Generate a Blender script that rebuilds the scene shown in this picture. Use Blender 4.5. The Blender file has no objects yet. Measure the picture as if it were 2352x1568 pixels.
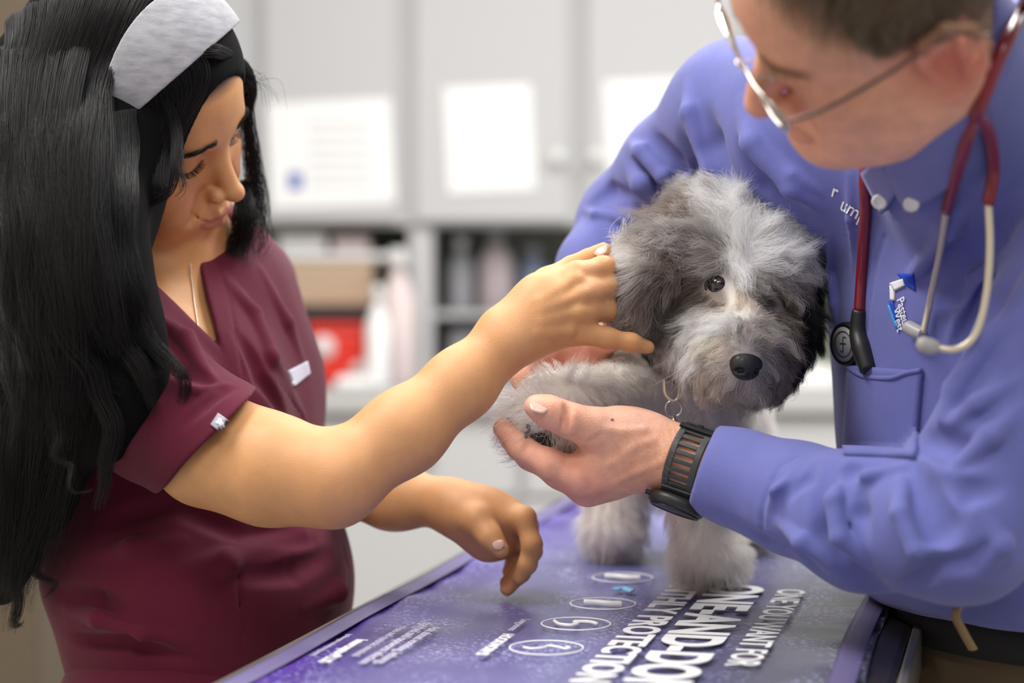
import bpy, math, random, os
import numpy as np
from mathutils import Vector, Matrix
random.seed(7); rng = np.random.default_rng(7)
SC = bpy.context.scene
# ------------------------------------------------------------------ camera
F_PX, CX, CY = 4573.0, 1176.0, 784.0
PITCH = math.atan(194/4573.0)
CAM = np.array([0.0, 0.0, 1.215])
RT = np.array([1.0, 0, 0]); FW = np.array([0, math.cos(PITCH), -math.sin(PITCH)]); UP = np.array([0, math.sin(PITCH), math.cos(PITCH)])
cd = bpy.data.cameras.new('camera'); cam = bpy.data.objects.new('camera', cd); SC.collection.objects.link(cam)
cam.location = CAM; cam.rotation_euler = (math.pi/2-PITCH, 0, 0)
cd.sensor_width = 36; cd.lens = 36*F_PX/2352
cd.dof.use_dof = True; cd.dof.focus_distance = 1.605; cd.dof.aperture_fstop = 2.8; cd.clip_start = .05
SC.camera = cam
# ------------------------------------------------------------------ world, lights, exposure
SC.view_settings.view_transform = 'Standard'; SC.view_settings.look = 'None'
SC.view_settings.exposure = 0.24; SC.view_settings.gamma = 1.0; SC.view_settings.use_curve_mapping = False
SC.cycles.max_bounces = 7; SC.cycles.diffuse_bounces = 4; SC.cycles.transparent_max_bounces = 12
SC.cycles.sample_clamp_indirect = 6; SC.cycles.use_denoising = True
w = bpy.data.worlds.new('room_air'); SC.world = w; w.use_nodes = True
w.node_tree.nodes['Background'].inputs[0].default_value = (1, .97, .93, 1)
w.node_tree.nodes['Background'].inputs[1].default_value = .44
def ceiling_lamp(x, y, sx, sy, e, z=2.58, col=(1, .985, .96)):
    d = bpy.data.lights.new('ceiling_light', 'AREA'); d.shape = 'RECTANGLE'; d.size = sx; d.size_y = sy; d.energy = e; d.color = col
    o = bpy.data.objects.new('ceiling_light', d); SC.collection.objects.link(o); o.location = (x, y, z)
ceiling_lamp(-.75, 1.45, .6, 1.2, 31)
ceiling_lamp(.75, 2.35, .6, 1.2, 36)
ceiling_lamp(-.3, 3.2, 1.2, .6, 18)
ceiling_lamp(1.5, 3.2, 1.2, .6, 18)
ceiling_lamp(.2, .1, 1.2, .6, 21)

# ------------------------------------------------------------------ helpers: pixels to places
def V(px, py, D):
    return CAM + (px-CX)/F_PX*D*RT - (py-CY)/F_PX*D*UP + D*FW
def G(px, py, z):
    r = V(px, py, 1.0)-CAM
    return CAM + r*((z-CAM[2])/r[2])
def cdir(x, y, z): return x*RT - y*UP + z*FW          # right, down, away -> world
def nrm(v): return v/(np.linalg.norm(v)+1e-12)
def pxr(r, D): return r*D/F_PX

# ------------------------------------------------------------------ signed distance modelling
class Prim:
    k = .01
class Cone(Prim):
    def __init__(s, a, b, ra, rb):
        s.a, s.b, s.ra, s.rb = np.array(a, float), np.array(b, float), ra, rb
        s.c = (s.a+s.b)/2; s.R = np.linalg.norm(s.b-s.a)/2+max(ra, rb)
        s.ba = s.b-s.a; s.l2 = s.ba@s.ba+1e-12
    def d(s, P):
        pa = P-s.a; h = np.clip(pa@s.ba/s.l2, 0, 1)
        q = pa-h[:, None]*s.ba
        return np.sqrt(np.einsum('ij,ij->i', q, q))-(s.ra+(s.rb-s.ra)*h)
class Ell(Prim):
    def __init__(s, c, r, M=None):
        s.c = np.array(c, float); s.r = np.array(r, float); s.M = np.eye(3) if M is None else np.array(M, float); s.R = max(r)
    def d(s, P):
        q = (P-s.c)@s.M.T
        k0 = np.sqrt((((q/s.r))**2).sum(1)); k1 = np.sqrt(((q/s.r**2)**2).sum(1))+1e-9
        return k0*(k0-1)/k1
class Plane(Prim):                       # d = (P-c).n   (negative side is kept when cut)
    R = 1e9
    def __init__(s, c, n): s.c = np.array(c, float); s.n = nrm(np.array(n, float))
    def d(s, P): return (P-s.c)@s.n
class Disp(Prim):
    R = 1e9; c = np.zeros(3)
    def __init__(s, f): s.f = f
class Box(Prim):
    def __init__(s, c, h, M, r=.002): s.c = np.array(c, float); s.h = np.array(h, float)-r; s.M = np.array(M, float); s.r = r; s.R = np.linalg.norm(h)
    def d(s, P):
        q = np.abs((P-s.c)@s.M.T)-s.h
        return np.sqrt((np.maximum(q, 0)**2).sum(1))+np.minimum(q.max(1), 0)-s.r
class Shape(Prim):
    def __init__(s): s.ops = []; s.off = 0.0
    def add(s, p, k=.01): s.ops.append(('a', p, k)); return s
    def sub(s, p, k=.003): s.ops.append(('s', p, k)); return s
    def cut(s, p, k=.002): s.ops.append(('c', p, k)); return s
    def disp(s, f): s.ops.append(('d', Disp(f), 0)); return s
    def bound(s):
        for o in s.ops:
            if isinstance(o[1], Shape): o[1].bound()
        ps = [(o[1].bound() if isinstance(o[1], Shape) else (o[1].c, o[1].R)) for o in s.ops if o[0] == 'a']
        lo = np.min([c-r for c, r in ps], 0); hi = np.max([c+r for c, r in ps], 0)
        s.lo, s.hi = lo, hi; s.c = (lo+hi)/2; s.R = np.linalg.norm(hi-lo)/2
        return s.c, s.R
    def d(s, P, ops=None):
        D = np.full(len(P), 1e3)
        for t, p, k in (s.ops if ops is None else ops):
            if t == 'd': D = D+p.f(P); continue
            e = p.d(P)
            if t == 'a': h = np.maximum(k-np.abs(D-e), 0)/k; D = np.minimum(D, e)-h*h*k*.25
            else:
                if t == 's': e = -e
                h = np.maximum(k-np.abs(D-e), 0)/k; D = np.maximum(D, e)+h*h*k*.25
        return D-s.off
    def flat(s):                        # ops with bounds for culling
        out = []
        for o in s.ops:
            if isinstance(o[1], Shape): o[1].bound()
            out.append(o)
        return out
    def near(s, c, rad):
        L = []; km = max([o[2] for o in s.ops if o[0] != 'd'] or [0])
        for o in s.ops:
            p = o[1]
            if p.R > 1e8 or np.linalg.norm(c-p.c)-p.R < rad+km+.012:
                if isinstance(p, Shape) and len(p.ops) > 2:
                    q = Shape(); q.ops = p.near(c, rad+km+.006)
                    if not q.ops or q.ops[0][0] not in 'a': q.ops = [(t, r_, k_) for t, r_, k_ in q.ops if t == 'a'][:1]+q.ops
                    if not any(t == 'a' for t, _, _ in q.ops): continue
                    L.append((o[0], q, o[2]))
                else: L.append(o)
        return L
    def grad(s, P, e=1e-3):
        P = np.atleast_2d(P); g = np.zeros_like(P)
        for i in range(3):
            q = np.zeros(3); q[i] = e
            g[:, i] = s.d(P+q)-s.d(P-q)
        return g/(np.linalg.norm(g, axis=1, keepdims=True)+1e-12)
    def rays(s, pix, t0=1.0, t1=3.0):   # sphere-trace many pixels
        pix = np.atleast_2d(np.array(pix, float)); dirs = np.array([nrm(V(x, y, 1.0)-CAM) for x, y in pix])
        t = np.full(len(pix), t0); best = np.full(len(pix), 9.); bt = t.copy()
        for _ in range(90):
            d = s.d(CAM+dirs*t[:, None]); m = d < best; best[m] = d[m]; bt[m] = t[m]
            t = np.minimum(t+np.maximum(d*.8, .0002)*(d > .0003), t1)
        return CAM+dirs*bt[:, None], best
    def hit(s, px, py): return s.rays([(px, py)])[0][0]

HS = float(os.environ.get('HS', '1'))
def mesh_sdf(S, h):
    h = h*HS
    S.flat(); S.bound()
    lo = S.lo-.02; hi = S.hi+.02
    B = 8; cs = h*B
    lvl = 4; size = cs*2**lvl
    n = np.ceil((hi-lo)/size).astype(int)+1
    g = np.stack(np.meshgrid(*[np.arange(k) for k in n], indexing='ij'), -1).reshape(-1, 3)
    for L in range(lvl, -1, -1):
        size = cs*2**L
        c = lo+(g+.5)*size
        if L >= 3: d = np.concatenate([S.d(c[i:i+20000]) for i in range(0, len(c), 20000)])
        else:                                         # neighbours together, only the nearby shapes
            blk = (g >> (2 if L else 1)); kk = (blk[:, 0] << 40)+(blk[:, 1] << 20)+blk[:, 2]; od = np.argsort(kk, kind='stable'); kk = kk[od]; st_ = np.nonzero(np.r_[True, kk[1:] != kk[:-1]])[0]; d = np.empty(len(g))
            for a_, b_ in zip(st_, np.r_[st_[1:], len(kk)]):
                ix = od[a_:b_]; cm = c[ix].mean(0); rr_ = size*(2.2 if L else 1.3)
                ops = S.near(cm, rr_+size*1.3)
                d[ix] = S.d(c[ix], ops) if any(t == 'a' for t, _, _ in ops) else 1.0
        g = g[np.abs(d) < size*.5*1.7321*1.35+.004]
        if L: g = (g[:, None, :]*2+np.array([[i, j, k] for i in (0, 1) for j in (0, 1) for k in (0, 1)])).reshape(-1, 3)
    ax = np.arange(B+1); loc = np.stack(np.meshgrid(ax, ax, ax, indexing='ij'), -1).reshape(-1, 3)
    keys, verts, sx = [], [], []
    offs = np.array([[i, j, k] for i in (0, 1) for j in (0, 1) for k in (0, 1)])
    edges = [(0, 1), (2, 3), (4, 5), (6, 7), (0, 2), (1, 3), (4, 6), (5, 7), (0, 4), (1, 5), (2, 6), (3, 7)]
    vals = np.empty((len(g), 9, 9, 9), np.float32)
    rad = cs*.87
    for i, b in enumerate(g):
        c = lo+(b+.5)*cs
        vals[i] = S.d(lo+(b*B+loc)*h, S.near(c, rad)).reshape(9, 9, 9)
    bm = ((loc == 0) | (loc == B)).any(1); gk = (g[:, None, :]*B+loc[bm][None]).astype(np.int64); kk = ((gk[..., 0] << 40)+(gk[..., 1] << 20)+gk[..., 2]).ravel()
    _, fi, inv = np.unique(kk, return_index=True, return_inverse=True); vf = vals.reshape(len(g), -1); bvv = vf[:, bm].ravel(); vf[:, bm] = bvv[fi][inv.reshape(-1)].reshape(len(g), -1); vals = vf.reshape(-1, 9, 9, 9)
    cor = [vals[:, a:a+8, b_:b_+8, c_:c_+8] for a, b_, c_ in offs]
    cor = np.stack(cor, -1).reshape(-1, 8)
    cell = (g[:, None, :]*B+np.stack(np.meshgrid(*[np.arange(8)]*3, indexing='ij'), -1).reshape(1, -1, 3)).reshape(-1, 3)
    ng = (cor < 0).sum(1); m = (ng > 0) & (ng < 8); cor = cor[m]; cell = cell[m]
    acc = np.zeros((len(cor), 3)); cnt = np.zeros(len(cor))
    for a, b_ in edges:
        va, vb = cor[:, a], cor[:, b_]; mm = (va < 0) != (vb < 0)
        t = np.where(mm, va/(va-vb+1e-20), 0)
        acc += mm[:, None]*(offs[a]+t[:, None]*(offs[b_]-offs[a])); cnt += mm
    verts = lo+(cell+acc/cnt[:, None])*h
    K = (cell[:, 0].astype(np.int64) << 40) + (cell[:, 1].astype(np.int64) << 20)+cell[:, 2]
    order = np.argsort(K); Ks = K[order]
    def look(k):
        i = np.minimum(np.searchsorted(Ks, k), len(Ks)-1); ok = Ks[i] == k
        return order[i], ok
    dK = [1 << 40, 1 << 20, 1]; quads = []
    for axn, (e, o1, o2) in enumerate([(4, 1, 2), (2, 2, 0), (1, 0, 1)]):
        mm = (cor[:, 0] < 0) != (cor[:, e] < 0)
        k0 = K[mm]; idx = np.nonzero(mm)[0]
        a1, ok1 = look(k0-dK[o1]); a2, ok2 = look(k0-dK[o1]-dK[o2]); a3, ok3 = look(k0-dK[o2])
        ok = ok1 & ok2 & ok3; q = np.stack([idx, a1, a2, a3], 1)[ok]; inside = (cor[mm][ok][:, 0] < 0)
        q[~inside] = q[~inside][:, ::-1]; quads.append(q)
    Q = np.concatenate(quads)
    # light smoothing
    for _ in range(2):
        s = np.zeros_like(verts); c = np.zeros(len(verts))
        for a, b_ in ((0, 1), (1, 2), (2, 3), (3, 0)):
            np.add.at(s, Q[:, a], verts[Q[:, b_]]); np.add.at(c, Q[:, a], 1)
            np.add.at(s, Q[:, b_], verts[Q[:, a]]); np.add.at(c, Q[:, b_], 1)
        verts = verts*.6+.4*s/np.maximum(c, 1)[:, None]
    return verts, Q[:, ::-1]

def link(name, data, mat=None, parent=None):
    o = bpy.data.objects.new(name, data); SC.collection.objects.link(o)
    if mat is not None: data.materials.append(mat)
    if parent is not None: o.parent = parent; o.matrix_parent_inverse = Matrix.Translation(-parent.location)
    return o
def npmesh(name, verts, faces, mat=None, parent=None, smooth=True, col=None):
    me = bpy.data.meshes.new(name); verts = np.asarray(verts, np.float32)
    if isinstance(faces, np.ndarray):
        me.vertices.add(len(verts)); me.vertices.foreach_set('co', verts.ravel())
        n = faces.shape[1]; me.loops.add(len(faces)*n); me.loops.foreach_set('vertex_index', faces.ravel().astype(np.int32))
        me.polygons.add(len(faces)); me.polygons.foreach_set('loop_start', np.arange(0, len(faces)*n, n, dtype=np.int32))
    else: me.from_pydata(verts.tolist(), [], faces)
    me.update(calc_edges=True); me.validate()
    me.polygons.foreach_set('use_smooth', [smooth]*len(me.polygons))
    if col is not None:
        a = me.attributes.new('col', 'FLOAT_COLOR', 'POINT'); a.data.foreach_set('color', np.concatenate([col, np.ones((len(col), 1))], 1).astype(np.float32).ravel())
    return link(name, me, mat, parent)
def sdf_obj(name, S, h, mat, parent=None, colf=None):
    v, q = mesh_sdf(S, h)
    print('sdf', name, len(v), flush=True)
    return npmesh(name, v, q, mat, parent, True, colf(v) if colf else None)
def tag(o, label=None, cat=None, group=None, kind=None):
    for k, v in (('label', label), ('category', cat), ('group', group), ('kind', kind)):
        if v: o[k] = v
    return o
def empty(name, loc, label=None, cat=None, group=None):
    o = bpy.data.objects.new(name, None); SC.collection.objects.link(o); o.location = [float(x) for x in loc]; o.empty_display_size = .05
    return tag(o, label, cat, group)

# ------------------------------------------------------------------ materials
def mat(name, color=(.5, .5, .5), rough=.5, metal=0, attr=False, spec=.5, sss=0, sheen=0, bump=None, bscale=800, bstr=.2, trans=0, emit=None, coat=0, var=0, vscale=30, stretch=(1, 1, 1)):
    m = bpy.data.materials.new(name); m.use_nodes = True; nt = m.node_tree; b = nt.nodes['Principled BSDF']; N = nt.nodes.new; Lk = nt.links.new
    b.inputs['Base Color'].default_value = (*color, 1); b.inputs['Roughness'].default_value = rough; b.inputs['Metallic'].default_value = metal
    b.inputs['Specular IOR Level'].default_value = spec; b.inputs['Transmission Weight'].default_value = trans; b.inputs['Coat Weight'].default_value = coat
    if sss:
        b.inputs['Subsurface Weight'].default_value = sss; b.inputs['Subsurface Radius'].default_value = (1, .35, .18); b.inputs['Subsurface Scale'].default_value = .006
    if sheen: b.inputs['Sheen Weight'].default_value = sheen; b.inputs['Sheen Roughness'].default_value = .5
    tc = N('ShaderNodeTexCoord'); mp = N('ShaderNodeMapping'); Lk(tc.outputs['Object'], mp.inputs[0]); mp.inputs['Scale'].default_value = stretch
    src = None
    if attr:
        a = N('ShaderNodeAttribute'); a.attribute_name = 'col'; src = a.outputs['Color']
    if var:
        n = N('ShaderNodeTexNoise'); n.inputs['Scale'].default_value = vscale; n.inputs['Detail'].default_value = 4; Lk(mp.outputs[0], n.inputs['Vector'])
        mr = N('ShaderNodeMapRange'); mr.inputs[1].default_value = .3; mr.inputs[2].default_value = .7; mr.inputs[3].default_value = 1-var; mr.inputs[4].default_value = 1+var
        Lk(n.outputs[0], mr.inputs[0]); mx = N('ShaderNodeVectorMath'); mx.operation = 'SCALE'
        if src is not None: Lk(src, mx.inputs[0])
        else: mx.inputs[0].default_value = color
        Lk(mr.outputs[0], mx.inputs['Scale']); src = mx.outputs[0]
    if src is not None: Lk(src, b.inputs['Base Color'])
    if bump:
        bp = N('ShaderNodeBump'); bp.inputs['Strength'].default_value = bstr; bp.inputs['Distance'].default_value = .001
        if bump == 'noise':
            n = N('ShaderNodeTexNoise'); n.inputs['Scale'].default_value = bscale; n.inputs['Detail'].default_value = 3; Lk(mp.outputs[0], n.inputs['Vector']); Lk(n.outputs[0], bp.inputs['Height'])
        elif bump == 'twill':
            w1 = N('ShaderNodeTexWave'); w1.wave_type = 'BANDS'; w1.bands_direction = 'DIAGONAL'; w1.inputs['Scale'].default_value = bscale; w1.inputs['Distortion'].default_value = 1.5
            Lk(mp.outputs[0], w1.inputs['Vector']); Lk(w1.outputs[1], bp.inputs['Height'])
        elif bump == 'weave':
            w1 = N('ShaderNodeTexWave'); w1.bands_direction = 'X'; w1.inputs['Scale'].default_value = bscale
            w2 = N('ShaderNodeTexWave'); w2.bands_direction = 'Y'; w2.inputs['Scale'].default_value = bscale
            ad = N('ShaderNodeMath'); ad.operation = 'ADD'; Lk(mp.outputs[0], w1.inputs['Vector']); Lk(mp.outputs[0], w2.inputs['Vector'])
            Lk(w1.outputs[1], ad.inputs[0]); Lk(w2.outputs[1], ad.inputs[1]); Lk(ad.outputs[0], bp.inputs['Height'])
        Lk(bp.outputs[0], b.inputs['Normal'])
    if emit: b.inputs['Emission Color'].default_value = (*emit[0], 1); b.inputs['Emission Strength'].default_value = emit[1]
    return m
M_skin = mat('skin', attr=True, rough=.48, sss=.25, bump='noise', bscale=900, bstr=.35, spec=.4, var=.05, vscale=60)
M_skinm = mat('fair_skin', attr=True, rough=.5, sss=.3, bump='noise', bscale=700, bstr=.5, spec=.4, var=.10, vscale=90)
M_scrub = mat('burgundy_cloth', (.105, .007, .026), .85, sheen=.08, spec=.25, bump='noise', bscale=1500, bstr=.3, var=.07, vscale=14)
M_shirt = mat('blue_cotton', (.125, .14, .42), .8, sheen=.2, bump='noise', bscale=1500, bstr=.35, var=.06, vscale=40)
M_navy = mat('dark_cloth', (.012, .011, .013), .7, sheen=.1)
M_khaki = mat('khaki_cloth', (.085, .055, .028), .85, bump='noise')
M_band = mat('heather_knit', (.34, .34, .375), .9, sheen=.3, bump='noise', bscale=900, bstr=.4, var=.22, vscale=60, stretch=(1, 1, 3.5))
M_black = mat('black_rubber', (.018, .018, .020), .42)
M_blackcloth = mat('black_webbing', (.008, .008, .01), .8)
M_strap = mat('grey_rubber', (.045, .047, .05), .45)
M_chrome = mat('polished_steel', (.72, .70, .66), .18, 1)
M_gold = mat('warm_steel', (.74, .66, .52), .3, .45)
M_tube = mat('maroon_tubing', (.20, .008, .02), .28, coat=.3)
M_white = mat('white_plastic', (.8, .8, .8), .5)
M_thread = mat('white_thread', (.85, .85, .88), .8)
M_dark = mat('gunmetal', (.03, .03, .035), .3, .6)

def fur_mat(name, rough=.55, hair=None, spec=.3):
    m = bpy.data.materials.new(name); m.use_nodes = True; nt = m.node_tree
    if hair:
        b = nt.nodes.new('ShaderNodeBsdfHairPrincipled'); b.parametrization = 'COLOR'; b.inputs['Color'].default_value = (*hair, 1)
        b.inputs['Roughness'].default_value = .38; b.inputs['Radial Roughness'].default_value = .5
        nt.links.new(b.outputs[0], nt.nodes['Material Output'].inputs[0])
    else:
        b = nt.nodes['Principled BSDF']; a = nt.nodes.new('ShaderNodeAttribute'); a.attribute_name = 'col'
        tr_ = nt.nodes.new('ShaderNodeBsdfTranslucent'); mx_ = nt.nodes.new('ShaderNodeMixShader'); mx_.inputs[0].default_value = .45
        nt.links.new(a.outputs['Color'], tr_.inputs[0]); nt.links.new(b.outputs[0], mx_.inputs[1]); nt.links.new(tr_.outputs[0], mx_.inputs[2]); nt.links.new(mx_.outputs[0], nt.nodes['Material Output'].inputs[0])
        nt.links.new(a.outputs['Color'], b.inputs['Base Color']); b.inputs['Roughness'].default_value = rough; b.inputs['Specular IOR Level'].default_value = spec
    return m
M_fur = fur_mat('dog_fur'); M_hairw = mat('black_hair', (.004, .0035, .004), .42, spec=.38); M_hairm = fur_mat('man_hair', rough=.5)
M_haircore = mat('hair_mass', (.003, .0028, .003), .9, spec=.15)

def curves(name, P, rad, m, parent=None, col=None, tip=.25):
    P = np.asarray(P, np.float32); n, k = P.shape[:2]
    hc = bpy.data.hair_curves.new(name); hc.add_curves([k]*n)
    hc.attributes['position'].data.foreach_set('vector', P.ravel())
    prof = (1-(1-tip)*np.linspace(0, 1, k)**2)[None, :]*np.broadcast_to(np.atleast_1d(rad)[:, None] if np.ndim(rad) else np.full((n, 1), rad), (n, 1))
    a = hc.attributes.get('radius') or hc.attributes.new('radius', 'FLOAT', 'POINT'); a.data.foreach_set('value', prof.astype(np.float32).ravel())
    if col is not None:
        c = np.repeat(np.concatenate([col, np.ones((n, 1))], 1)[:, None], k, 1) if col.ndim == 2 else np.concatenate([col, np.ones((n, k, 1))], 2)
        a = hc.attributes.new('col', 'FLOAT_COLOR', 'POINT'); a.data.foreach_set('color', c.astype(np.float32).ravel())
    return link(name, hc, m, parent)
def tube(name, pts, r, m, parent=None, cyc=False, seg=12, res=6, flat=1.0):
    """swept round tube through points (Catmull-Rom), radius scalar or list; a real mesh"""
    pts = np.array(pts, float); n = len(pts); R = np.full(n, r) if np.ndim(r) == 0 else np.array(r, float)
    C, Rr = [], []
    rngk = n if cyc else n-1
    for i in range(rngk):
        p = [pts[(i+j) % n] if cyc else pts[min(max(i+j, 0), n-1)] for j in (-1, 0, 1, 2)]
        for t in np.linspace(0, 1, res, endpoint=False):
            C.append(.5*((2*p[1])+(-p[0]+p[2])*t+(2*p[0]-5*p[1]+4*p[2]-p[3])*t*t+(-p[0]+3*p[1]-3*p[2]+p[3])*t**3)); Rr.append(R[i]*(1-t)+R[(i+1) % n]*t)
    if not cyc: C.append(pts[-1]); Rr.append(R[-1])
    C = np.array(C); m_ = len(C); T = np.roll(C, -1, 0)-np.roll(C, 1, 0)
    if not cyc: T[0] = C[1]-C[0]; T[-1] = C[-1]-C[-2]
    T /= np.linalg.norm(T, axis=1, keepdims=True)+1e-12
    u = nrm(np.cross(T[0], [.3, .2, .93])); vs = []
    for i in range(m_):
        u = nrm(u-T[i]*(u@T[i])); v = np.cross(T[i], u)
        for a in range(seg):
            th = 2*math.pi*a/seg; vs.append(C[i]+Rr[i]*(math.cos(th)*u+flat*math.sin(th)*v))
    fs = []
    for i in range(m_ if cyc else m_-1):
        for a in range(seg): fs.append([i*seg+a, i*seg+(a+1) % seg, ((i+1) % m_)*seg+(a+1) % seg, ((i+1) % m_)*seg+a])
    if not cyc: fs += [list(range(seg))[::-1], [(m_-1)*seg+a for a in range(seg)]]
    return npmesh(name, vs, fs, m, parent)
def boxes(name, L, m, parent=None, bevel=.003):
    """L: list of (x0,x1,y0,y1,z0,z1) or (center, half, rows)"""
    vs, fs = [], []
    for b in L:
        if len(b) == 6:
            x0, x1, y0, y1, z0, z1 = b; c = np.array([(x0+x1)/2, (y0+y1)/2, (z0+z1)/2]); h = np.array([(x1-x0)/2, (y1-y0)/2, (z1-z0)/2]); A = np.eye(3)
        else: c, h, A = b
        k = len(vs)
        for i in (-1, 1):
            for j in (-1, 1):
                for l in (-1, 1): vs.append(c+(np.array([i, j, l])*h)@np.array(A))
        fs += [[k+a for a in f] for f in ((0, 1, 3, 2), (4, 6, 7, 5), (0, 4, 5, 1), (2, 3, 7, 6), (0, 2, 6, 4), (1, 5, 7, 3))]
    o = npmesh(name, vs, fs, m, parent, False)
    if bevel:
        md = o.modifiers.new('edge', 'BEVEL'); md.width = bevel; md.segments = 2
    return o
def lathe(name, prof, c, m, parent=None, axis=(0, 0, 1), seg=32):
    ax = nrm(np.array(axis, float)); u = nrm(np.cross(ax, [.31, .92, .11])); v = np.cross(ax, u); vs = []; fs = []
    for r, h in prof:
        for a in range(seg):
            th = 2*math.pi*a/seg; vs.append(np.array(c)+ax*h+r*(math.cos(th)*u+math.sin(th)*v))
    for i in range(len(prof)-1):
        for a in range(seg): fs.append([i*seg+a, i*seg+(a+1) % seg, (i+1)*seg+(a+1) % seg, (i+1)*seg+a])
    fs += [list(range(seg))[::-1], [(len(prof)-1)*seg+a for a in range(seg)]]
    return npmesh(name, vs, fs, m, parent)
def text(name, s, m, size, o, xdir, ydir, parent=None, S=None, bold=0, sx=1.0, thick=.0003, align='LEFT', lift=.0006, shear=0):
    """lettering as real thin mesh, origin o, reading along xdir; laid on surface S if given"""
    c = bpy.data.curves.new(name, 'FONT'); c.body = s; c.size = size; c.align_x = align; c.extrude = thick if S is None else 0; c.offset = bold; c.space_character = 1.0; c.shear = shear
    t = bpy.data.objects.new('t', c); SC.collection.objects.link(t)
    dg = bpy.context.evaluated_depsgraph_get(); me = bpy.data.meshes.new_from_object(t.evaluated_get(dg)); bpy.data.objects.remove(t)
    v = np.zeros(len(me.vertices)*3); me.vertices.foreach_get('co', v); v = v.reshape(-1, 3)
    X = nrm(np.array(xdir, float)); Y = np.array(ydir, float); Y = nrm(Y-X*(Y@X)); Z = np.cross(X, Y)
    P = np.array(o)+v[:, :1]*sx*X+v[:, 1:2]*Y+v[:, 2:3]*Z
    if S is not None:
        for _ in range(4): P = P-Z*(S.d(P)-lift)[:, None]
    me.vertices.foreach_set('co', P.astype(np.float32).ravel()); me.update(); me.name = name
    me.materials.clear(); return link(name, me, m, parent)
def patch(name, S, corners, m, parent=None, n=10, lift=.0012):
    """small four-sided cloth patch lying on surface S; corners as pixels in order"""
    a, b, c, d = [np.array(x, float) for x in corners]; pix = []
    for i in range(n+1):
        for j in range(n+1):
            u, v = i/n, j/n; pix.append((a*(1-u)+b*u)*(1-v)+(d*(1-u)+c*u)*v)
    P, _ = S.rays(pix); g = S.grad(P); T = P+g*lift; Bk = P-g*.001; k = (n+1)**2; fs = []
    for i in range(n):
        for j in range(n): q = [i*(n+1)+j, (i+1)*(n+1)+j, (i+1)*(n+1)+j+1, i*(n+1)+j+1]; fs.append(q); fs.append([x+k for x in q[::-1]])
    rim = [i for i in range(n)]+[i*(n+1)+n for i in range(n)]+[n*(n+1)+n-i for i in range(n)]+[(n-i)*(n+1) for i in range(n)]
    for i in range(len(rim)): p, q = rim[i], rim[(i+1) % len(rim)]; fs.append([p, q, q+k, p+k])
    return npmesh(name, np.concatenate([T, Bk]), fs, m, parent)
def folds(S, base, L):
    """cloth folds: (polyline pixels, width px, height mm) ; negative height is a crease"""
    for pts, wpx, hmm in L:
        P, d = base.rays(pts); N = base.grad(P); wpx, hmm = (wpx*.85, hmm*1.55) if hmm > 0 else (wpx, hmm*1.2); D = float(np.mean((P-CAM)@FW)); h = hmm/1000; r = max(pxr(wpx, D), -1.25*h)
        pr = Shape()
        ok_ = [max(d[i], d[i+1]) < .0015 and np.linalg.norm(P[i]-P[i+1]) < .11 for i in range(len(P)-1)]; best_, cur = (0, 0), 0
        for i in range(len(ok_)+1):
            if i == len(ok_) or not ok_[i]:
                if i-cur > best_[1]-best_[0]: best_ = (cur, i)
                cur = i+1
        if best_[1] == best_[0]: continue
        P, N, d = P[best_[0]:best_[1]+1], N[best_[0]:best_[1]+1], d[best_[0]:best_[1]+1]; n = len(P)
        for i in range(n-1):
            t0, t1 = i/(n-1), (i+1)/(n-1)
            ra, rb = r*(.55+.45*math.sin(math.pi*min(max(t0, .1), .9))), r*(.55+.45*math.sin(math.pi*min(max(t1, .1), .9)))
            ha, hb = h*(1.3*math.sin(math.pi*(.06+.88*t0))-.3), h*(1.3*math.sin(math.pi*(.06+.88*t1))-.3)
            if h > 0: pr.add(Cone(P[i]+N[i]*(ha-ra), P[i+1]+N[i+1]*(hb-rb), ra, rb), .003)
            else: pr.add(Cone(P[i]+N[i]*(ra+ha), P[i+1]+N[i+1]*(rb+hb), ra, rb), .003)
        if not pr.ops: continue
        pr.bound()
        if h > 0: S.add(pr, max(r*.45, .004))
        else: S.sub(pr, max(r*.45, .004))
def wob(a, f, seed=0):
    r = np.random.default_rng(seed); D = r.normal(size=(5, 3))*f; ph = r.uniform(0, 6.3, 5)
    D2 = r.normal(size=(5, 3))*f*2.3
    return lambda P: a*(sum(np.sin(P@D[i]+1.5*np.sin(P@D[(i+1) % 5]+ph[i])) for i in range(5))+.45*sum(np.sin(P@D2[i]+ph[i]+1.2*np.sin(P@D[i])) for i in range(5)))/5
def chain(S, L, k=.008, off=0.0, first=None):
    """L: (px,py,D,rpx)"""
    Pn = [V(*x[:3]) for x in L]; R = [pxr(x[3], x[2])+off for x in L]
    for i in range(len(L)-1): S.add(Cone(Pn[i], Pn[i+1], R[i], R[i+1]), (first if (first and i == 0) else k))
    return S
def paint(base, spots):
    def f(v):
        c = np.tile(np.array(base, float), (len(v), 1))
        for sp in spots:
            fn, cc = sp
            w_ = np.clip(fn(v), 0, 1)[:, None]; c = c*(1-w_)+np.array(cc)*w_
        return c
    return f
def spot(p, r, soft=.5, st=1.0): return lambda v: st*np.clip((1-np.linalg.norm(v-p, axis=1)/r)/soft, 0, 1)

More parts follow.
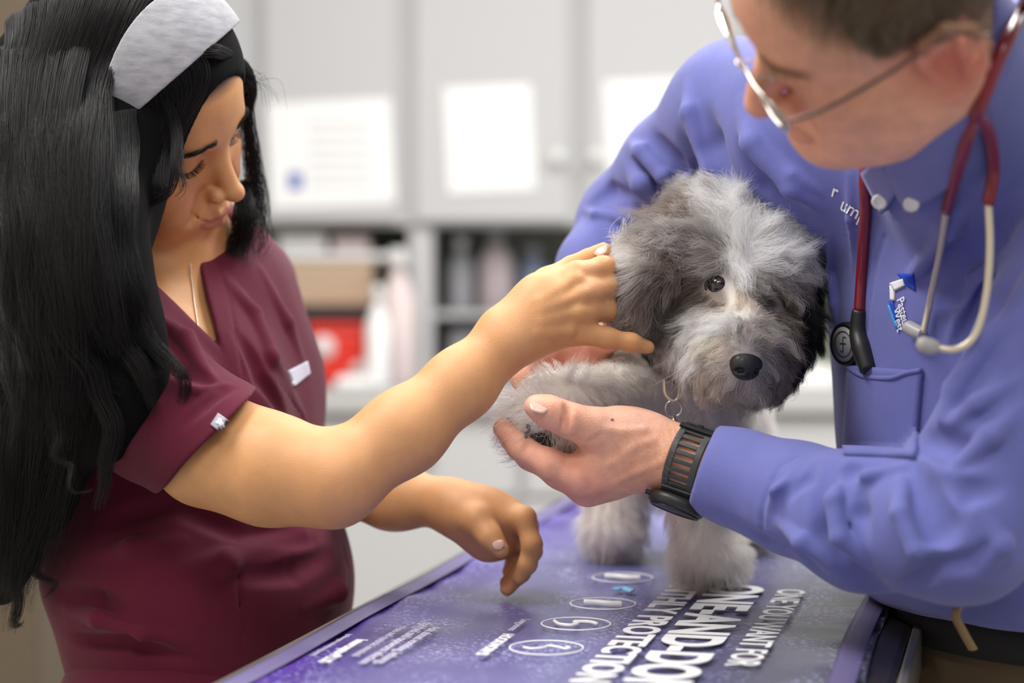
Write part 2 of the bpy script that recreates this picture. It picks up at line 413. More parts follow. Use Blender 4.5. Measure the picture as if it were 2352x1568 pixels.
# ================================================================== ROOM
M_wall = mat('wall_paint', (.62, .62, .63), .8); M_cab = mat('cabinet_laminate', (.55, .55, .56), .45); M_cabgap = mat('cabinet_edge', (.50, .50, .51), .5)
M_floor = mat('vinyl_floor', (.45, .44, .42), .5, var=.08, vscale=6); M_paper = mat('paper', (.93, .93, .93), .7); M_counter = mat('counter_laminate', (.50, .50, .49), .4)
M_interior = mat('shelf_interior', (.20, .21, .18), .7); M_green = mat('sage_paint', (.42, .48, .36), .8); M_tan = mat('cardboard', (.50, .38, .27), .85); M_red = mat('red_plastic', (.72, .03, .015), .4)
M_brown = mat('brown_laminate', (.115, .085, .055), .6); M_cream = mat('cream_wall', (.80, .71, .58), .8); M_ceil = mat('ceiling_tile', (.8, .8, .8), .9)
M_greybox = mat('grey_plastic', (.30, .30, .32), .6); M_blue = mat('blue_ink', (.10, .16, .50), .6); M_pinkp = mat('pale_packaging', (.78, .66, .66), .6)
def struct(name, o): o.name = name; o['kind'] = 'structure'; return o
YB = 4.95
struct('floor', boxes('floor', [(-3, 3.2, -1.6, YB, -.1, 0)], M_floor, bevel=0))
struct('wall_back', boxes('wall_back', [(-3, 3.2, YB, YB+.1, 0, 2.7)], M_green, bevel=0))
struct('wall_left', boxes('wall_left', [(-2.0, -1.9, -1.6, YB, 0, 2.7)], M_cream, bevel=0))
struct('wall_right', boxes('wall_right', [(3.1, 3.2, -1.6, YB, 0, 2.7)], M_wall, bevel=0))
struct('ceiling', boxes('ceiling', [(-3, 3.2, -1.6, YB+.1, 2.7, 2.8)], M_ceil, bevel=0))
def along(px, D=4.55): return (px-CX)/F_PX*D
# upper wall cabinets, one unit per door
Yc = 4.5; Zb = 1.285
def wall_cabinet(x0, x1, zb, label, knob_x=None, knob=True, zt=2.3):
    r = empty('wall_cabinet', ((x0+x1)/2, Yc+.2, zb), label, 'cabinet')
    boxes('cabinet_body', [(x0, x1, Yc+.02, YB-.002, zb, zt)], M_cabgap, r)
    d = boxes('cabinet_door', [(x0+.022, x1-.022, Yc, Yc+.02, zb+.012, zt-.012)], M_cab, r)
    if knob: lathe('door_knob', [(.007, 0), (.007, .018), (.016, .022), (.016, .03), (.008, .034)], (knob_x, Yc, zb+.155), M_white, d, (0, -1, 0), 20)
    return r
edges = [along(x) for x in (215, 594, 935, 1325, 1700, 2070, 2450)]
names = ['grey wall cabinet door behind the long-haired woman', 'grey wall cabinet carrying the wide landscape notice', 'grey wall cabinet carrying the small plain white sheet', 'grey wall cabinet behind the blue shirt sleeve', 'grey wall cabinet hidden behind the bowed man', 'rightmost grey wall cabinet of the row']
kx = [edges[1]-.05, edges[2]-.05, edges[3]-.045, edges[3]+.04, edges[5]-.05, edges[5]+.05]
for i in range(6): wall_cabinet(edges[i], edges[i+1], Zb-(.0 if i != 1 and i != 0 else .0), names[i], kx[i], knob=i in (2, 3))
# notices on the doors
def sheet(name, px0, px1, py0, py1, label, tilt=0.0):
    D = 4.49; a = V(px0, py0, D); b = V(px1, py1, D); x0, x1, z0, z1 = a[0], b[0], b[2], a[2]
    r = empty(name, ((x0+x1)/2, Yc-.002, z0), label, 'notice')
    o = boxes('paper', [((x0+x1)/2*np.array([1, 0, 0])+np.array([0, Yc-.0025, (z0+z1)/2]), np.array([(x1-x0)/2, .0012, (z1-z0)/2]), [[math.cos(tilt), 0, math.sin(tilt)], [0, 1, 0], [-math.sin(tilt), 0, math.cos(tilt)]])], M_paper, r, bevel=0)
    return r, x0, x1, z0, z1
M_ink = mat('pale_grey_print', (.74, .74, .76), .7)
r, x0, x1, z0, z1 = sheet('notice', 618, 903, 232, 472, 'wide landscape notice with a blue mark taped to the grey cabinet', .05)
boxes('printed_mark', [(x0+.045, x0+.075, Yc-.0046, Yc-.004, z0+.035, z0+.075)], M_blue, r, 0)
boxes('printed_lines', [(x0+.09, x1-.05, Yc-.0046, Yc-.004, z0+.04+.028*i, z0+.052+.028*i) for i in range(6)], M_ink, r, 0)
r, x0, x1, z0, z1 = sheet('notice', 1024, 1224, 198, 440, 'small upright white sheet taped to the middle grey cabinet', .045)
boxes('printed_mark', [(x0+.09, x0+.125, Yc-.0046, Yc-.004, z0+.10, z0+.125)], M_ink, r, 0)
r, x0, x1, z0, z1 = sheet('notice', 1392, 1640, 182, 425, 'white sheet on the cabinet partly hidden by the blue shirt shoulder', .045)
boxes('printed_lines', [(x0+.03, x1-.03, Yc-.0046, Yc-.004, z0+.05+.03*i, z0+.06+.03*i) for i in range(5)], M_ink, r, 0)
# open shelf unit under the right cabinets
sx0, sx1 = along(940), along(1690)
r = empty('shelf_unit', ((sx0+sx1)/2, 4.75, .93), 'open grey shelf unit with dark inside under the wall cabinets', 'shelf')
boxes('side_panel', [(sx0, sx0+.055, 4.53, YB-.002, .93, Zb)], M_cab, r); boxes('side_panel', [(sx1-.03, sx1, 4.53, YB-.002, .93, Zb)], M_cab, r)
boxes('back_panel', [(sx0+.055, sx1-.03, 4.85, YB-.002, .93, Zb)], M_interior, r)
boxes('shelf', [(sx0+.055, sx1-.03, 4.56, 4.85, 1.075, 1.09)], M_cabgap, r)
def bx(name, px0, px1, z0, z1, m, label, cat, y=4.62, d=.1, D=4.6, group=None):
    o = boxes(name, [(along(px0, D), along(px1, D), y, y+d, z0, z1)], m, bevel=.008); tag(o, label, cat, group); return o
def bottle(px, z, h, r_, m, label, y=4.66, D=4.62, cap=None, name='bottle', cat='bottle'):
    c = (along(px, D), y, z); rt = empty(name, c, label, cat)
    lathe('bottle_body', [(r_*.9, 0), (r_, .005), (r_, h*.62), (r_*.5, h*.78), (r_*.36, h*.82), (r_*.36, h*.88)], c, m, rt, seg=20)
    lathe('cap', [(r_*.45, h*.86), (r_*.45, h), (r_*.3, h*1.01)], c, cap or M_white, rt, seg=20); return rt
bottle(1058, 1.0905, .17, .03, M_greybox, 'grey bottle standing left on the open shelf'); bottle(1140, 1.0905, .19, .042, mat('dusty_pink', (.45, .38, .40), .6), 'dusty pink bottle standing on the open shelf', cap=M_greybox)
bottle(1225, 1.0905, .15, .034, mat('slate_blue', (.16, .20, .30), .6), 'slate blue bottle standing on the open shelf', cap=M_greybox)
bx('storage_box', 1030, 1180, .9315, 1.05, M_greybox, 'grey storage box on the counter inside the shelf unit', 'box'); bx('storage_box', 1195, 1290, .9315, 1.03, mat('dim_blue', (.18, .22, .30), .6), 'dim blue storage box right of the grey one on the counter', 'box')
# base cabinets and counter
def base_cabinet(x0, x1, label):
    r = empty('base_cabinet', ((x0+x1)/2, 4.7, 0), label, 'cabinet')
    boxes('cabinet_body', [(x0, x1, 4.32, YB-.002, .1, .88)], M_cabgap, r); boxes('toe_kick', [(x0, x1, 4.38, YB-.002, .001, .1)], M_greybox, r)
    d = boxes('drawer', [(x0+.01, x1-.01, 4.30, 4.32, .70, .865)], M_cab, r); boxes('drawer_handle', [((x0+x1)/2-.06, (x0+x1)/2+.06, 4.275, 4.30, .775, .785)], M_chrome, d)
    d = boxes('cabinet_door', [(x0+.01, x1-.01, 4.30, 4.32, .115, .685)], M_cab, r); boxes('door_handle', [(x1-.05, x1-.04, 4.275, 4.30, .52, .64)], M_chrome, d)
bx_e = [-.95, -.47, .02, .52, 1.0, 1.5]
for i, nm in enumerate(['grey base cabinet behind the burgundy top', 'grey base cabinet seen beyond the reaching forearm', 'grey base cabinet behind the dog', 'grey base cabinet right behind the blue shirt', 'rightmost grey base cabinet under the counter']): base_cabinet(bx_e[i], bx_e[i+1], nm)
tag(boxes('countertop', [(-.97, 1.6, 4.27, YB-.002, .88, .93)], M_counter), 'long grey laminate countertop along the back wall', 'countertop')
# things on the counter left
bx('shelf_board', 610, 905, 1.205, 1.225, M_white, 'white wall shelf under the cabinet with the wide notice', 'shelf', 4.55, YB-.002-4.55, 4.65)
bx('supply_box', 640, 750, 1.226, 1.27, M_paper, 'low white supply box on the white wall shelf, left one', 'box', 4.58, .12); bx('supply_box', 765, 850, 1.226, 1.262, M_pinkp, 'pale pink supply box on the white wall shelf, right one', 'box', 4.58, .12)
bx('cardboard_box', 655, 862, 1.105, 1.203, M_tan, 'tan cardboard box stacked above the black shadow slab', 'box', 4.5, .2, 4.6)
bx('shadow_slab', 700, 862, 1.068, 1.104, M_black, 'black shadow slab between the cardboard box and the red bin', 'shadow', 4.5, .2, 4.6)  # solid black slab added as the shadow between cardboard box and bin
c0 = np.array([along(785, 4.5), 4.46, .931]); r = empty('sharps_bin', c0, 'red plastic medical waste bin standing on the counter', 'bin')
boxes('bin_body', [(along(718, 4.5), along(850, 4.5), 4.40, 4.56, .931, 1.050)], M_red, r, .012); boxes('lid', [(along(714, 4.5), along(854, 4.5), 4.395, 4.565, 1.050, 1.067)], M_red, r, .004)
lathe('label_disc', [(.027, 0), (.027, .0015)], (along(742, 4.4), 4.3995, 1.015), M_pinkp, r, (0, -1, 0)); lathe('label_disc', [(.02, 0), (.02, .0015)], (along(826, 4.4), 4.3995, .965), M_pinkp, r, (0, -1, 0))
bottle(915, .931, .30, .042, M_pinkp, 'tall pale pink bottle on the counter right of the red bin', 4.45, 4.45); bottle(868, .931, .22, .027, M_paper, 'white squeeze bottle between the red bin and tall bottle', 4.36, 4.36, M_white)
bx('paper_stack', 770, 850, .931, .955, M_paper, 'low stack of white paper in front of the red bin', 'paper', 4.29, .09, 4.3)
bx('paper_stack', 1780, 1925, .931, .975, M_paper, 'white stack of paper on the counter right of the dog', 'paper', 4.29, .22, 4.3)
# brown cupboard and cream door edge at the left
r = empty('tall_cupboard', (-1.15, 3.6, 0), 'tall brown cupboard behind the woman at the left edge', 'cupboard')
boxes('cupboard_body', [(-1.5, along(78, 3.5), 3.52, 3.95, 0.001, 2.2)], M_brown, r); d = boxes('cupboard_door', [(-1.2, along(72, 3.5), 3.50, 3.52, .08, 2.15)], M_brown, r)
boxes('door_handle', [(-1.17, -1.16, 3.475, 3.50, 1.0, 1.15)], M_chrome, d)
r = empty('filing_drawers', (-.85, 4.0, 0), 'cream filing drawers between the brown cupboard and the counter', 'drawers')
boxes('cabinet_body', [(-1.2, -.66, 4.02, 4.24, 0.001, 1.02)], M_cream, r)
for i in range(3): d = boxes('drawer', [(-1.19, -.67, 4.0, 4.02, .05+.32*i, .35+.32*i)], M_cream, r); boxes('drawer_handle', [(-.98, -.88, 3.98, 4.0, .2+.32*i, .215+.32*i)], M_chrome, d)
# ================================================================== TABLE AND MAT
TZ = .92
A0 = G(509, 1568, TZ); A1 = G(1303, 1143, TZ); tdir = nrm((A1-A0)*[1, 1, 0]); tper = np.array([tdir[1], -tdir[0], 0])   # to the right
Wm = (G(1978, 1568, TZ)-A0)@tper
TB = TZ-.004
def tp(u, v, z): p = A0+tdir*u+tper*v; return np.array([p[0], p[1], z])
rows = [tdir, tper, [0, 0, 1]]
M_top = mat('dark_table_top', (.018, .014, .014), .3, spec=.3); M_edge = mat('brushed_table_edge', (.30, .28, .25), .35, .7)
r = empty('exam_table', tp(.45, Wm/2, 0), 'narrow dark-topped examination table under the printed mat', 'table')
uc, ul, vc, vl = .42, .85, Wm/2+.006, Wm/2+.016
boxes('table_top', [(tp(uc, vc, TB-.016), np.array([ul, vl, .015]), rows)], M_top, r, .006)
boxes('table_rim', [(tp(uc, vc+s*(vl+.004), TB-.02), np.array([ul, .004, .018]), rows) for s in (-1, 1)]+[(tp(uc+s*(ul+.004), vc, TB-.02), np.array([.004, vl+.008, .018]), rows) for s in (-1, 1)], M_edge, r, .002)
boxes('pedestal', [(tp(uc, vc, .47), np.array([.16, .11, .415]), rows)], M_edge, r, .01); boxes('foot', [(tp(uc, vc, .026), np.array([.5, .2, .025]), rows)], M_top, r, .01)
# the mat: a thin printed sheet with slight ripples, stitched border
m = bpy.data.materials.new('printed_vinyl'); m.use_nodes = True; nt = m.node_tree; b = nt.nodes['Principled BSDF']; N = nt.nodes.new; Lk = nt.links.new
b.inputs['Roughness'].default_value = .33
uv = N('ShaderNodeUVMap'); uv.uv_map = 'uv'; sp = N('ShaderNodeSeparateXYZ'); Lk(uv.outputs[0], sp.inputs[0])
cr = N('ShaderNodeValToRGB'); e = cr.color_ramp; n1 = N('ShaderNodeTexNoise'); n1.inputs['Scale'].default_value = 5; n1.inputs['Detail'].default_value = 5; Lk(uv.outputs[0], n1.inputs['Vector'])
ma = N('ShaderNodeMath'); ma.operation = 'MULTIPLY_ADD'; ma.inputs[1].default_value = .30; Lk(n1.outputs[0], ma.inputs[0]); Lk(sp.outputs[1], ma.inputs[2])
e.elements[0].position = .12; e.elements[0].color = (.10, .035, .36, 1); e.elements[1].position = .95; e.elements[1].color = (.085, .085, .13, 1)
for pos, c in ((.24, (.055, .03, .22)), (.38, (.11, .10, .27)), (.62, (.12, .12, .30)), (.82, (.09, .085, .19))): q = e.elements.new(pos); q.color = (*c, 1)
Lk(ma.outputs[0], cr.inputs[0])
mp = N('ShaderNodeMapping'); mp.inputs['Scale'].default_value = (330, 90, 1); Lk(uv.outputs[0], mp.inputs[0]); vo = N('ShaderNodeTexVoronoi'); vo.inputs['Scale'].default_value = 1; Lk(mp.outputs[0], vo.inputs['Vector'])
m1 = N('ShaderNodeMapRange'); m1.inputs[1].default_value = .42; m1.inputs[2].default_value = .16; Lk(vo.outputs['Distance'], m1.inputs[0])
n2 = N('ShaderNodeTexNoise'); n2.inputs['Scale'].default_value = 9; n2.inputs['Detail'].default_value = 6; Lk(uv.outputs[0], n2.inputs['Vector']); m2 = N('ShaderNodeMapRange'); m2.inputs[1].default_value = .42; m2.inputs[2].default_value = .62; m2.inputs[4].default_value = .95; Lk(n2.outputs[0], m2.inputs[0])
mm = N('ShaderNodeMath'); mm.operation = 'MULTIPLY'; Lk(m1.outputs[0], mm.inputs[0]); Lk(m2.outputs[0], mm.inputs[1])
mx = N('ShaderNodeMix'); mx.data_type = 'RGBA'; Lk(mm.outputs[0], mx.inputs[0]); Lk(cr.outputs[0], mx.inputs[6]); mx.inputs[7].default_value = (.55, .58, .95, 1); Lk(mx.outputs[2], b.inputs['Base Color'])
M_mat = m
mu = np.linspace(-.12, 1.15, 150); mv = np.linspace(0, Wm, 60); U_, V_ = np.meshgrid(mu, mv, indexing='ij')
ez = np.abs(V_/Wm-.5)*2
zz = TZ-.001+.0009*np.sin(U_*55+3*np.sin(V_*9))+.0012*np.sin(U_*23+V_*7)+.0022*np.clip(ez-.8, 0, 1)*5*np.sin(U_*95+2*np.sin(U_*31))*np.where(V_ > Wm/2, 1, .3)
wv = V_+.0012*np.sin(U_*17)*np.clip(ez-.85, 0, 1)*6
P = A0+U_[..., None]*tdir+wv[..., None]*tper; P[..., 2] = zz
P = P.reshape(-1, 3); nu, nv = U_.shape; P2 = P.copy(); P2[:, 2] = TB+.0004
ii = (np.arange(nu-1)[:, None]*nv+np.arange(nv-1)[None]).ravel(); k = nu*nv
fs = [[a, a+nv, a+nv+1, a+1][::-1] for a in ii]
rim = list(range(nv))+[i*nv+nv-1 for i in range(1, nu)]+[(nu-1)*nv+j for j in range(nv-2, -1, -1)]+[i*nv for i in range(nu-2, 0, -1)]
fs += [[rim[i], rim[(i+1) % len(rim)], rim[(i+1) % len(rim)]+k, rim[i]+k][::-1] for i in range(len(rim))]
matr = empty('printed_mat', tp(.5, Wm/2, TZ), 'purple printed vinyl mat with white lettering spread on the table', 'mat')
mo = npmesh('mat_sheet', np.concatenate([P, P2]), fs, M_mat, matr)
uvl = mo.data.uv_layers.new(name='uv'); vi = np.zeros(len(mo.data.loops), int); mo.data.loops.foreach_get('vertex_index', vi)
UVV = np.stack([U_.ravel(), V_.ravel()/Wm], 1); UVV = np.concatenate([UVV, UVV]); uvl.data.foreach_set('uv', UVV[vi].astype(np.float32).ravel())
M_print = mat('white_print', (.86, .86, .87), .4); M_hem = mat('purple_hem', (.12, .10, .23), .6); M_lightprint = mat('lilac_print', (.55, .53, .68), .4); M_sky = mat('cyan_print', (.20, .50, .80), .4)
for vv in (.012, Wm-.014):   # hem tape along both long edges
    P_ = [A0+tdir*u+tper*(vv+.0012*math.sin(u*17)*.9*(-1 if False else 1))+np.array([0, 0, -A0[2]+TZ+.0012]) for u in np.linspace(-.12, 1.15, 60)]
    tube('stitched_hem', P_, .0105, M_hem, matr, seg=8, res=2, flat=1).scale = (1, 1, 1)
    o = SC.collection.objects[-1]; 
    vz = np.zeros(len(o.data.vertices)*3); o.data.vertices.foreach_get('co', vz); vz = vz.reshape(-1, 3); vz[:, 2] = TZ+.0016+(vz[:, 2]-TZ-.0012)*.08; o.data.vertices.foreach_set('co', vz.astype(np.float32).ravel())
def mtext(s, px, py, size, parent=matr, bold=0, sx=1.0, m=M_print, align='RIGHT'):
    o = G(px, py, TZ+.0028); return text('printed_text', s, m, size, o, -tdir, tper, parent, bold=bold, sx=sx, thick=.0002, align=align)

# ================================================================== HEADS
class Head:
    """frame: x = person's right, y = forward, z = up, origin between the eyes, metres"""
    def __init__(s, o, X, Fv, Uv, sc=1.0):
        s.o = np.array(o); s.X, s.Y, s.Z = [nrm(np.array(a)) for a in (X, Fv, Uv)]; s.sc = sc
        s.A = np.stack([s.X, s.Y, s.Z])
    def p(s, x, y, z): return s.o+s.sc*(x*s.X+y*s.Y+z*s.Z)
    def loc(s, P): return (P-s.o)@s.A.T/s.sc
    def ell(s, c, r, tilt=None):
        M = s.A if tilt is None else np.array(tilt)@s.A
        return Ell(s.p(*c), np.array(r)*s.sc, M)
    def cone(s, a, b, ra, rb): return Cone(s.p(*a), s.p(*b), ra*s.sc, rb*s.sc)
def rx(a): c, s_ = math.cos(a), math.sin(a); return [[1, 0, 0], [0, c, s_], [0, -s_, c]]
def head_shape(H, male=False, smile=0.0):
    cz = 0 if male else -.006
    S = Shape(); e, c = H.ell, H.cone
    S.add(e((0, -.088, .040), (.073, .095, .083)))
    S.add(e((0, -.048, .030), (.062, .058, .060)), .02)
    S.add(e((0, -.050, -.040), (.054, .054, .066)), .03)
    for q in (-1, 1):
        S.add(e((q*.040, -.028, -.030), (.024, .024, .022)), .018)                     # cheekbone
        S.add(c((q*.054, -.085, -.045+cz), (q*.020, -.022, -.094+cz), .016 if male else .014, .016), .03)
        S.add(e((q*.033, -.020, -.058), (.020, .020, .020)), .02)                       # cheek beside the mouth
    S.add(c((-.012, -.010, -.101+cz), (.012, -.010, -.101+cz), .0155, .0155), .018)           # chin
    S.add(e((0, -.012, -.065), (.027, .022, .023)), .015)                                # mouth mound
    S.add(c((-.026, -.004, .019), (.026, -.004, .019), .010, .010), .014)                # brow
    for q in (-1, 1):
        S.sub(e((q*.031, .010, -.001), (.018, .012, .011)), .012)                        # socket
        S.add(e((q*.031, -.013, -.001), (.0145, .0135, .0125)), .003)                    # closed lid over the eye
    wn = .0028 if male else 0
    fn = .006 if male else 0
    S.add(c((0, -.003, .008), (0, .014+fn, -.026), .0075+wn*.6, .0085+wn), .010)              # nose
    S.add(e((0, .0205+fn, -.037), (.0095+wn, .0115, .0095+wn*.5)), .007)
    for q in (-1, 1):
        S.add(e((q*.0125, .0095, -.0405), (.0062+wn, .010, .0072)), .004)
        S.sub(e((q*.0068, .0155, -.0485), (.0034, .0055, .0045)), .002)
        S.sub(c((q*.0200, .0045, -.038), (q*.031, -.002, -.060), .0022, .002), .007 if male else .011)       # cheek fold
    # lips
    sz = .0045*smile
    up = [(.025, -.0035, -.0675+sz), (.015, .0055, -.0660), (.006, .0102, -.0642), (0, .0105, -.0650), (-.006, .0102, -.0642), (-.015, .0055, -.0660), (-.025, -.0035, -.0675+sz)]
    lo_ = [(.024, -.0038, -.0690+sz), (.013, .0045, -.0738), (0, .0080, -.0760), (-.013, .0045, -.0738), (-.024, -.0038, -.0690+sz)]
    rr = [.002, .0034, .0040, .0038, .0040, .0034, .002]
    for i in range(6): S.add(c(up[i], up[i+1], rr[i], rr[i+1]), .003)
    rr = [.002, .0045, .0054, .0045, .002]
    for i in range(4): S.add(c(lo_[i], lo_[i+1], rr[i], rr[i+1]), .003)
    ml = [(.0275, -.002, -.0675+sz*1.5), (.014, .0105, -.0697), (0, .0155, -.0703), (-.014, .0105, -.0697), (-.0275, -.002, -.0675+sz*1.5)]
    for i in range(4): S.sub(c(ml[i], ml[i+1], .0011, .0011), .0022)
    S.sub(e((0, .008, -.0855), (.014, .006, .0045)), .006)                               # under the lower lip
    # eyelid line
    for q in (-1, 1):
        L = [(q*.0165, -.0015, -.0040), (q*.024, .0010, -.0072), (q*.031, .0018, -.0084), (q*.038, .0003, -.0072), (q*.0455, -.0060, -.0035)]
        for i in range(4): S.sub(c(L[i], L[i+1], .0009, .0009), .0015)
        L = [(q*.017, -.0005, .0030), (q*.025, .0010, .0062), (q*.033, .0008, .0070), (q*.043, -.0050, .0038)]
        for i in range(3): S.sub(c(L[i], L[i+1], .0008, .0008), .0022)
    return S
def ear_shape(S, H, q, s=1.0):
    """q = +1 person's right ear, -1 left"""
    def p(y, z, x): return (q*(.0735+x), -.088+y*s, -.006+z*s)
    rim = [(.010, -.012, .000), (.014, .008, .004), (.010, .026, .009), (-.004, .033, .013), (-.017, .026, .017), (-.021, .008, .018), (-.016, -.010, .014), (-.006, -.024, .008), (.003, -.030, .003)]
    S.add(H.ell((q*.076, -.090, -.004), (.004, .017, .027)), .006)
    for i in range(8): S.add(H.cone(p(*rim[i]), p(*rim[i+1]), .0038, .0038 if i < 6 else .0062), .003)
    S.add(H.cone(p(-.010, .012, .010), p(-.008, -.012, .009), .004, .004), .005)
    S.sub(H.ell((q*.082, -.084, -.008), (.007, .009, .012)), .004)
    S.add(H.cone(p(.011, -.006, .001), p(.009, -.012, .002), .0045, .0045), .003)        # tragus
def hand_fingers(S, fingers, k=.006):
    for f in fingers:
        chain(S, f, k)
def nails(name, L, parent, m):
    """L: (base point, tip point, width m, normal)"""
    for a, b_, w_, n_ in L:
        a, b_, n_ = np.array(a), np.array(b_), nrm(np.array(n_)); t = nrm(b_-a); n_ = nrm(n_-t*(n_@t)); s_ = np.cross(t, n_); Lh = np.linalg.norm(b_-a)
        vs, fs = [], []; A, B_ = 9, 7
        for i in range(A):
            u = i/(A-1)*2-1; hw = w_/2*(1-abs(u)**3.2)**.45
            for j in range(B_):
                v = j/(B_-1)*2-1; vs.append(a+(b_-a)*(u+1)/2+s_*v*hw+n_*(.0011*(1-v*v)-.0006*u*u))
        for i in range(A-1):
            for j in range(B_-1): fs.append([i*B_+j, i*B_+j+1, (i+1)*B_+j+1, (i+1)*B_+j])
        o = npmesh(name, vs, fs, m, parent); md = o.modifiers.new('t', 'SOLIDIFY'); md.thickness = .0007
M_nail = mat('fingernail', (.78, .47, .38), .22, coat=.4, sss=.2)

# ================================================================== WOMAN
wo = empty('person', [V(430, 1300, 1.75)[0], V(430, 1300, 1.75)[1], 0], 'person in burgundy scrubs with long black hair reaching towards the dog', 'person')
HW = Head(CAM+cdir(-.2514, -.1637, 1.683), cdir(-.473, .535, -.70), cdir(.870, .408, -.277), cdir(.1375, -.740, -.659), .985)
Lw, Fwd, Zw = np.array([.40, .917, 0]), np.array([.917, -.40, 0]), np.array([0, 0, 1.0])
MT = np.stack([Lw, Fwd, Zw])
def tors(c, D, r): return Ell(V(*c, D), r, MT)
# body below the clothes
def w_torso(S, off=0.0):
    S.add(tors((418, 880), 1.83, (.150+off, .095+off, .17+off)), .03)
    S.add(tors((455, 1180), 1.81, (.128+off, .088+off, .16+off)), .05)
    S.add(tors((485, 1480), 1.80, (.140+off, .105+off, .17+off)), .05)
    S.add(tors((548, 890), 1.86, (.085+off, .052+off, .065+off)), .04)          # bust
    S.add(tors((480, 920), 1.73, (.060+off, .050+off, .065+off)), .04)
    chain(S, [(300, 760, 1.69, 78), (440, 700, 1.83, 74), (575, 640, 1.96, 74)], .05, off)
    return S
body = head_shape(HW, smile=1.5)
ear_shape(body, HW, 1)
body.add(Cone(HW.p(0, -.085, -.04), V(400, 700, 1.83), .050, .056), .02)
body.add(Cone(V(330, 670, 1.77), V(520, 660, 1.90), .020, .020), .03)
w_torso(body)
body_cr = [(742, 1004), (752, 1040), (748, 1075)]
arm_n = [(270, 800, 1.66, 105), (480, 1030, 1.60, 116), (620, 1078, 1.575, 112), (765, 1104, 1.56, 96)]
chain(body, arm_n, .03, first=.05)
chain(body, [(765, 1104, 1.56, 98), (930, 990, 1.575, 88), (1060, 880, 1.59, 73), (1160, 785, 1.60, 58)], .02)
body.add(Cone(V(1178, 785, 1.585), V(1182, 787, 1.585), .0095, .0095), .012)          # wrist bone
chain(body, [(1160, 785, 1.60, 56), (1240, 745, 1.608, 57), (1310, 735, 1.613, 48)], .02)
chain(body, [(1170, 755, 1.603, 50), (1250, 690, 1.61, 54), (1320, 665, 1.615, 40)], .02)
hand_fingers(body, [
    [(1230, 690, 1.61, 40), (1325, 632, 1.612, 31), (1385, 613, 1.626, 24), (1425, 612, 1.655, 22)],
    [(1240, 715, 1.606, 38), (1345, 672, 1.606, 30), (1398, 660, 1.626, 25), (1435, 668, 1.655, 22)],
    [(1245, 745, 1.606, 38), (1338, 715, 1.605, 30), (1393, 712, 1.626, 25), (1430, 726, 1.655, 21)],
    [(1240, 770, 1.608, 36), (1318, 762, 1.608, 29), (1395, 776, 1.612, 23), (1450, 786, 1.616, 20), (1488, 797, 1.622, 16)]], .0055)
chain(body, [(1200, 730, 1.61, 42), (1258, 650, 1.628, 33), (1312, 612, 1.640, 25)], .008)
chain(body, [(1312, 612, 1.640, 25), (1350, 592, 1.643, 21), (1386, 574, 1.640, 18)], .002)
for a_, b_ in (((1240, 690), (1322, 640)), ((1245, 712), (1338, 676)), ((1245, 738), (1330, 716)), ((1240, 765), (1308, 760))):        # tendons and knuckles on the back of the hand
    Pt, _ = body.rays([a_, b_]); Nt = body.grad(Pt); body.add(Cone(Pt[0]-Nt[0]*.0030, Pt[1]-Nt[1]*.0016, .0030, .0030), .006); body.add(Ell(Pt[1]-Nt[1]*.0040, (.0066, .0066, .0058)), .006)
# far arm and its hand over the mat
chain(body, [(585, 680, 1.97, 70), (680, 1110, 1.87, 76), (905, 1140, 1.765, 62), (1035, 1158, 1.735, 50)], .03)
chain(body, [(1035, 1158, 1.735, 50), (1120, 1185, 1.725, 56), (1175, 1190, 1.72, 40)], .02)
chain(body, [(1060, 1185, 1.725, 46), (1125, 1235, 1.735, 42), (1165, 1240, 1.74, 34)], .02)
hand_fingers(body, [
    [(1150, 1185, 1.715, 36), (1203, 1190, 1.705, 27), (1222, 1250, 1.698, 22), (1212, 1295, 1.700, 20), (1193, 1325, 1.703, 17)],
    [(1150, 1195, 1.73, 34), (1208, 1205, 1.728, 26), (1222, 1265, 1.724, 22), (1198, 1315, 1.720, 19), (1165, 1352, 1.716, 17)],
    [(1140, 1205, 1.745, 34), (1195, 1215, 1.748, 25), (1205, 1275, 1.745, 21), (1185, 1318, 1.740, 18), (1163, 1338, 1.736, 16)],
    [(1130, 1215, 1.76, 32), (1175, 1235, 1.765, 24), (1185, 1285, 1.760, 20), (1170, 1312, 1.755, 17)]], .006)
chain(body, [(1065, 1180, 1.715, 36), (1095, 1195, 1.70, 30), (1125, 1232, 1.69, 24), (1150, 1262, 1.685, 20)], .010)
HWl = HW.loc
def wlip(v):
    q = HWl(v); x, y, z = q.T
    m_ = (np.abs(x) < .025) & (y > -.006) & (y < .03) & (z < -.0605+.25*np.abs(x)*-1+.0) & (z > -.0815+.30*np.abs(x))
    return np.where(m_, .75, 0)*np.clip((.0255-np.abs(x))/.004, 0, 1)
def wcheek(v):
    q = HWl(v); return .35*np.exp(-(((np.abs(q[:, 0])-.042)/.016)**2+((q[:, 2]+.034)/.013)**2))*(q[:, 1] > -.06)*(q[:, 1] < .05)
def wlid(v):
    q = HWl(v); return .45*np.exp(-(((np.abs(q[:, 0])-.031)/.013)**2+((q[:, 2]-.001)/.006)**2))*(q[:, 1] > -.03)*(q[:, 1] < .03)
def wlash(v):
    q = HWl(v); ax = np.abs(q[:, 0]); zl = -.0084+((ax-.031)/.0145)**2*.0048
    return .9*np.exp(-((q[:, 2]-zl)/.0014)**2)*(np.abs(ax-.031) < .0145)*(q[:, 1] > -.012)*(q[:, 1] < .02)*(np.abs(q[:, 2]) < .02)
def wscalp(v):
    q = HWl(v); return np.maximum(np.clip((q[:, 2]-.058)/.012, 0, 1), np.clip((-.062-q[:, 1])/.012, 0, 1)*(q[:, 2] > -.02))*(np.linalg.norm(q, axis=1) < .25)
